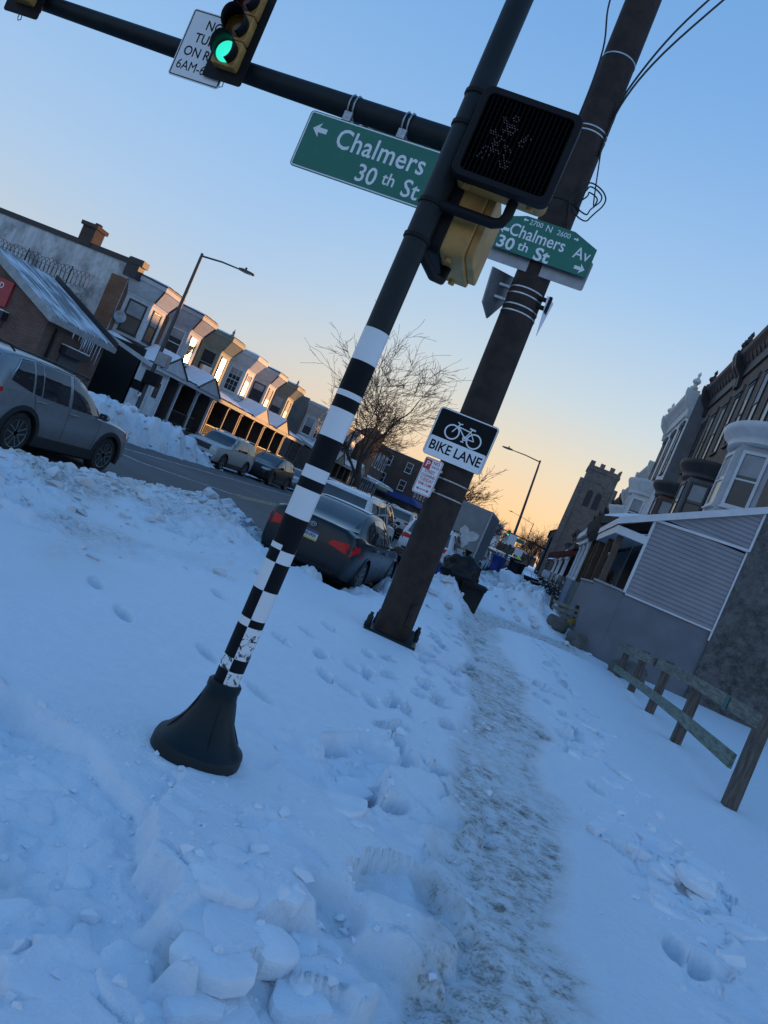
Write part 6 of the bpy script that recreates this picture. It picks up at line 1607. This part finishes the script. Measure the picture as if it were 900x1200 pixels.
for i, (src, x, y, s, lab) in enumerate([(TR2, -1.5, 230, 1.1, 'bare tree at the street end between the far lamp and the church'), (TR3, -20, 190, 1.0, 'bare tree over the far terrace right of the box truck'), (TR2, -14, 235, 1.0, 'bare tree far down the left side of the street'), (TR3, -9, 300, 1.2, 'bare tree at the vanishing point left of the far signals'), (TR2, -4, 320, 1.1, 'bare tree at the vanishing point right of the far signals'), (TR3, -17.5, 150, .8, 'low bare tree beyond the blue awning shop'), (TR2, 3.5, 280, 1.1, 'last bare tree beyond the church on the near side')]):
    dup(src, (x, y, 0), i*1.3, lab, (s, s, s))
# tangle of bare shrubs in a front yard
def shrub(label, x, y, seed):
    rs = random.Random(seed); t = thing('bare_shrub', label, 'shrub', (x, y, gz(x, y)-.1), 0, 'bare shrubs before the porches'); b = MB(); s = MB()
    for k in range(110):
        p = Vector((rs.gauss(0, .35), rs.gauss(0, .8), 0)); q = p+Vector((rs.gauss(0, .35), rs.gauss(0, .4), rs.uniform(.5, 1.5))); m = p.lerp(q, .5)+Vector((rs.gauss(0, .1), rs.gauss(0, .1), .1))
        b.tube([p, m, q], [.014, .011, .005], 4)
        if k % 2: s.ball(tuple(p.lerp(q, rs.uniform(.4, 1))), (.06, .10, .035), 6, 4)
    b.build('stems', T_bark, t); s.build('snow_clumps', M_snowcap, t)
shrub('snow flecked bare shrub in front of the awning porch', 1.5, 40.6, 1); shrub('bare shrub farther along before the awning porch', 1.4, 44, 2); shrub('bare shrub by the pavement past the awning', 1.45, 49, 3)

# ------------------------------------------------------------------ far town
F_wall = pm('pale_tower_wall', (.62, .62, .64), .8, .2, .1)
for i, (x, y, w, h, lab) in enumerate([(-52, 900, 9, 31, 'far pale high-rise above the end of the street, left one'), (-42, 910, 7, 24, 'far pale high-rise above the end of the street, right one')]):
    o = thing('high_rise', lab, 'building', (x, y, -1), 0, 'far high-rises'); MB().bx(-w/2, w/2, 0, 10, 0, h).build('wall', F_wall, o)
    m = MB()
    for z in range(3, int(h)-2, 3): m.bx(-w/2+.5, w/2-.5, -.06, -.01, z, z+1.5)
    m.build('window_band', pm('tower_window_band', (.36, .38, .42), .4, .1, .2), o)
rs = random.Random(21)
woods = MB()
for k in range(26):
    x = -120+9*k+rs.uniform(-3, 3); y = 420+rs.uniform(-30, 60)
    for q in range(60):
        a = Vector((x+rs.gauss(0, 2.2), y+rs.gauss(0, 2), rs.uniform(0, 4))); b = a+Vector((rs.gauss(0, 1.2), rs.gauss(0, 1), rs.uniform(2, 5))); woods.tube([a, b], [.16, .04], 3)
tag(woods.build('distant_trees', T_bark), None, None, None, 'stuff')
for k in range(14):
    x = -110+15*k; h = rs.uniform(5, 9)
    o = thing('far_house', f'faint far house in the skyline, number {ordn[k]} from the left', 'house', (x, 470+rs.uniform(0, 60), 0), 0, 'faint far houses'); MB().bx(-5.5, 5.5, 0, 9, -1, h).build('wall', (B_dark, B_red, cp('tan'))[k % 3], o)
    MB().prism([(-5.7, h), (5.7, h), (0, h+2.2)], -.2, 9.2).build('roof', M_snowcap, o)

# ------------------------------------------------------------------ loose snow lumps thrown up by the plough
rs = random.Random(77); ck = MB(); ckw = MB()
def lump(ck, x, y, s, flat=1.):
    bm = bmesh.new()
    n = 12
    P = [Vector((rs.gauss(0, 1), rs.gauss(0, 1), rs.gauss(0, 1))).normalized()*rs.uniform(.75, 1.1) for _ in range(n)]
    vs = [bm.verts.new((p.x*s*rs.uniform(.9, 1.3), p.y*s, p.z*s*.75*flat)) for p in P]
    r = bmesh.ops.convex_hull(bm, input=vs)
    bm.verts.ensure_lookup_table(); bm.verts.index_update()
    live = [v for v in bm.verts if v.link_faces]; idx = {v: i for i, v in enumerate(live)}
    ck.add([tuple(v.co) for v in live], [tuple(idx[v] for v in f.verts) for f in bm.faces], T(x, y, 0) @ RZ(rs.uniform(0, 6)))
    bm.free()
spots = []
for k in range(900):
    u = rs.random(); y = 5.0+10.5*u; x = -6.5+rs.expovariate(1/.85); s = min(.16, .018+rs.expovariate(1/.026))
    if x < -2.6: spots.append((x, y, s, 1))
for k in range(260): spots.append((rs.uniform(-6.3, -4.2), rs.uniform(12.6, 16), .03+rs.expovariate(1/.03), 1))
for k in range(420): spots.append((rs.gauss(-1.75, .45), rs.uniform(14, 40), .02+rs.expovariate(1/.04), 1))
for k in range(420): spots.append((rs.gauss(.35, .85), rs.uniform(20.5, 36), .02+rs.expovariate(1/.045), 1))
for k in range(500): spots.append((rs.uniform(-18, -15), rs.uniform(22, 50), .03+rs.expovariate(1/.05), 1))
for k in range(170): spots.append((rs.gauss(-.3, .35), rs.uniform(2.2, 8), .006+rs.expovariate(1/.010), 1))
for k in range(420): spots.append((rs.uniform(-1.9, .05), rs.uniform(1.6, 3.4), .004+rs.expovariate(1/.008), 1))
for k in range(110): spots.append((rs.gauss(1.6, .3), rs.gauss(5.4, .7), .006+rs.expovariate(1/.016), 1))
# slabs of broken crust lying half sunk
def slab(x, y, s, th, z, tilt):
    n = 20; P = []; k3 = [rs.uniform(0, 6.28) for _ in range(5)]; c_ = [(rs.uniform(0, 6.28), rs.uniform(.55, .95)) for _ in range(rs.choice((3, 4, 5)))]
    for i in range(n):
        a = 6.283*i/n+rs.uniform(-.08, .08); r = 1.1
        for ca, cd in c_:                       # straight broken sides
            q = math.cos(a-ca)
            if q > .25: r = min(r, cd/q)
        r *= s*(1+.05*math.sin(5*a+k3[0])+.03*math.sin(9*a+k3[1])+rs.uniform(-.03, .03)); P.append((r*math.cos(a)*1.2, r*math.sin(a)))
    M = T(x, y, z) @ RZ(rs.uniform(0, 6)) @ RX(tilt)
    rings = []
    for zz, k in ((-th, .9), (-th*.35, 1.0), (-.012, .99), (-.003, .955), (.004, .75), (.006, .4), (.006, .12)):
        rings.append([(p[0]*k, p[1]*k, zz+(.006*math.sin(p[0]*k*21+k3[2])*math.sin(p[1]*k*26+k3[3]) if zz > -.01 else 0)) for p in P])
    ckw.loft(rings, M)
sl_ = [(rs.uniform(-1.55, -.05), rs.uniform(1.75, 3.0), rs.uniform(.04, .13), rs.uniform(-.18, .18)) for _ in range(60)]
sl_ += [(rs.gauss(1.62, .20), rs.gauss(5.35, .45), rs.uniform(.05, .15), rs.uniform(-.36, .36)) for _ in range(26)]
sl_ += [(rs.gauss(1.45, .2), rs.gauss(7.9, .9), rs.uniform(.05, .12), rs.uniform(-.3, .3)) for _ in range(14)]
sl_ += [(rs.uniform(-.75, -.2), rs.uniform(3.2, 5.0), rs.uniform(.06, .15), rs.uniform(-.2, .2)) for _ in range(12)]
zz_ = terrain(np.array([p[0] for p in sl_]), np.array([p[1] for p in sl_]))[0]
for (x, y, s, tl), z in zip(sl_, zz_): slab(x, y, s, rs.uniform(.05, .09), float(z)+rs.uniform(-.012, .012)+abs(tl)*s*.15, tl)
xs = np.array([p[0] for p in spots]); ys_ = np.array([p[1] for p in spots]); zs, ds = terrain(xs, ys_)
for (x, y, s, fl), z in zip(spots, zs):
    if z < -.45: continue
    q_ = ckw if (x > -2.4 and y < 13) else ck
    k0 = len(q_.v); s = min(s, .20); lump(q_, x, y, s, fl)
    for i in range(k0, len(q_.v)): v = q_.v[i]; q_.v[i] = (v[0], v[1], v[2]+float(z)+s*.12*fl)
M_crumb = pm('snow_crust', (.83, .87, .92), .8, .08, 5, .6, 90, col2=(.74, .79, .86))
M_lump = pm('grimy_snow_lump', (.70, .72, .75), .85, .3, 2.5, .5, 60, col2=(.54, .535, .53), lo=.32, hi=.6)
tag(ck.build('snow_lumps', M_lump, None, 50), None, None, None, 'stuff')
tag(ckw.build('snow_crumbs', M_crumb, None, 35), None, None, None, 'stuff')
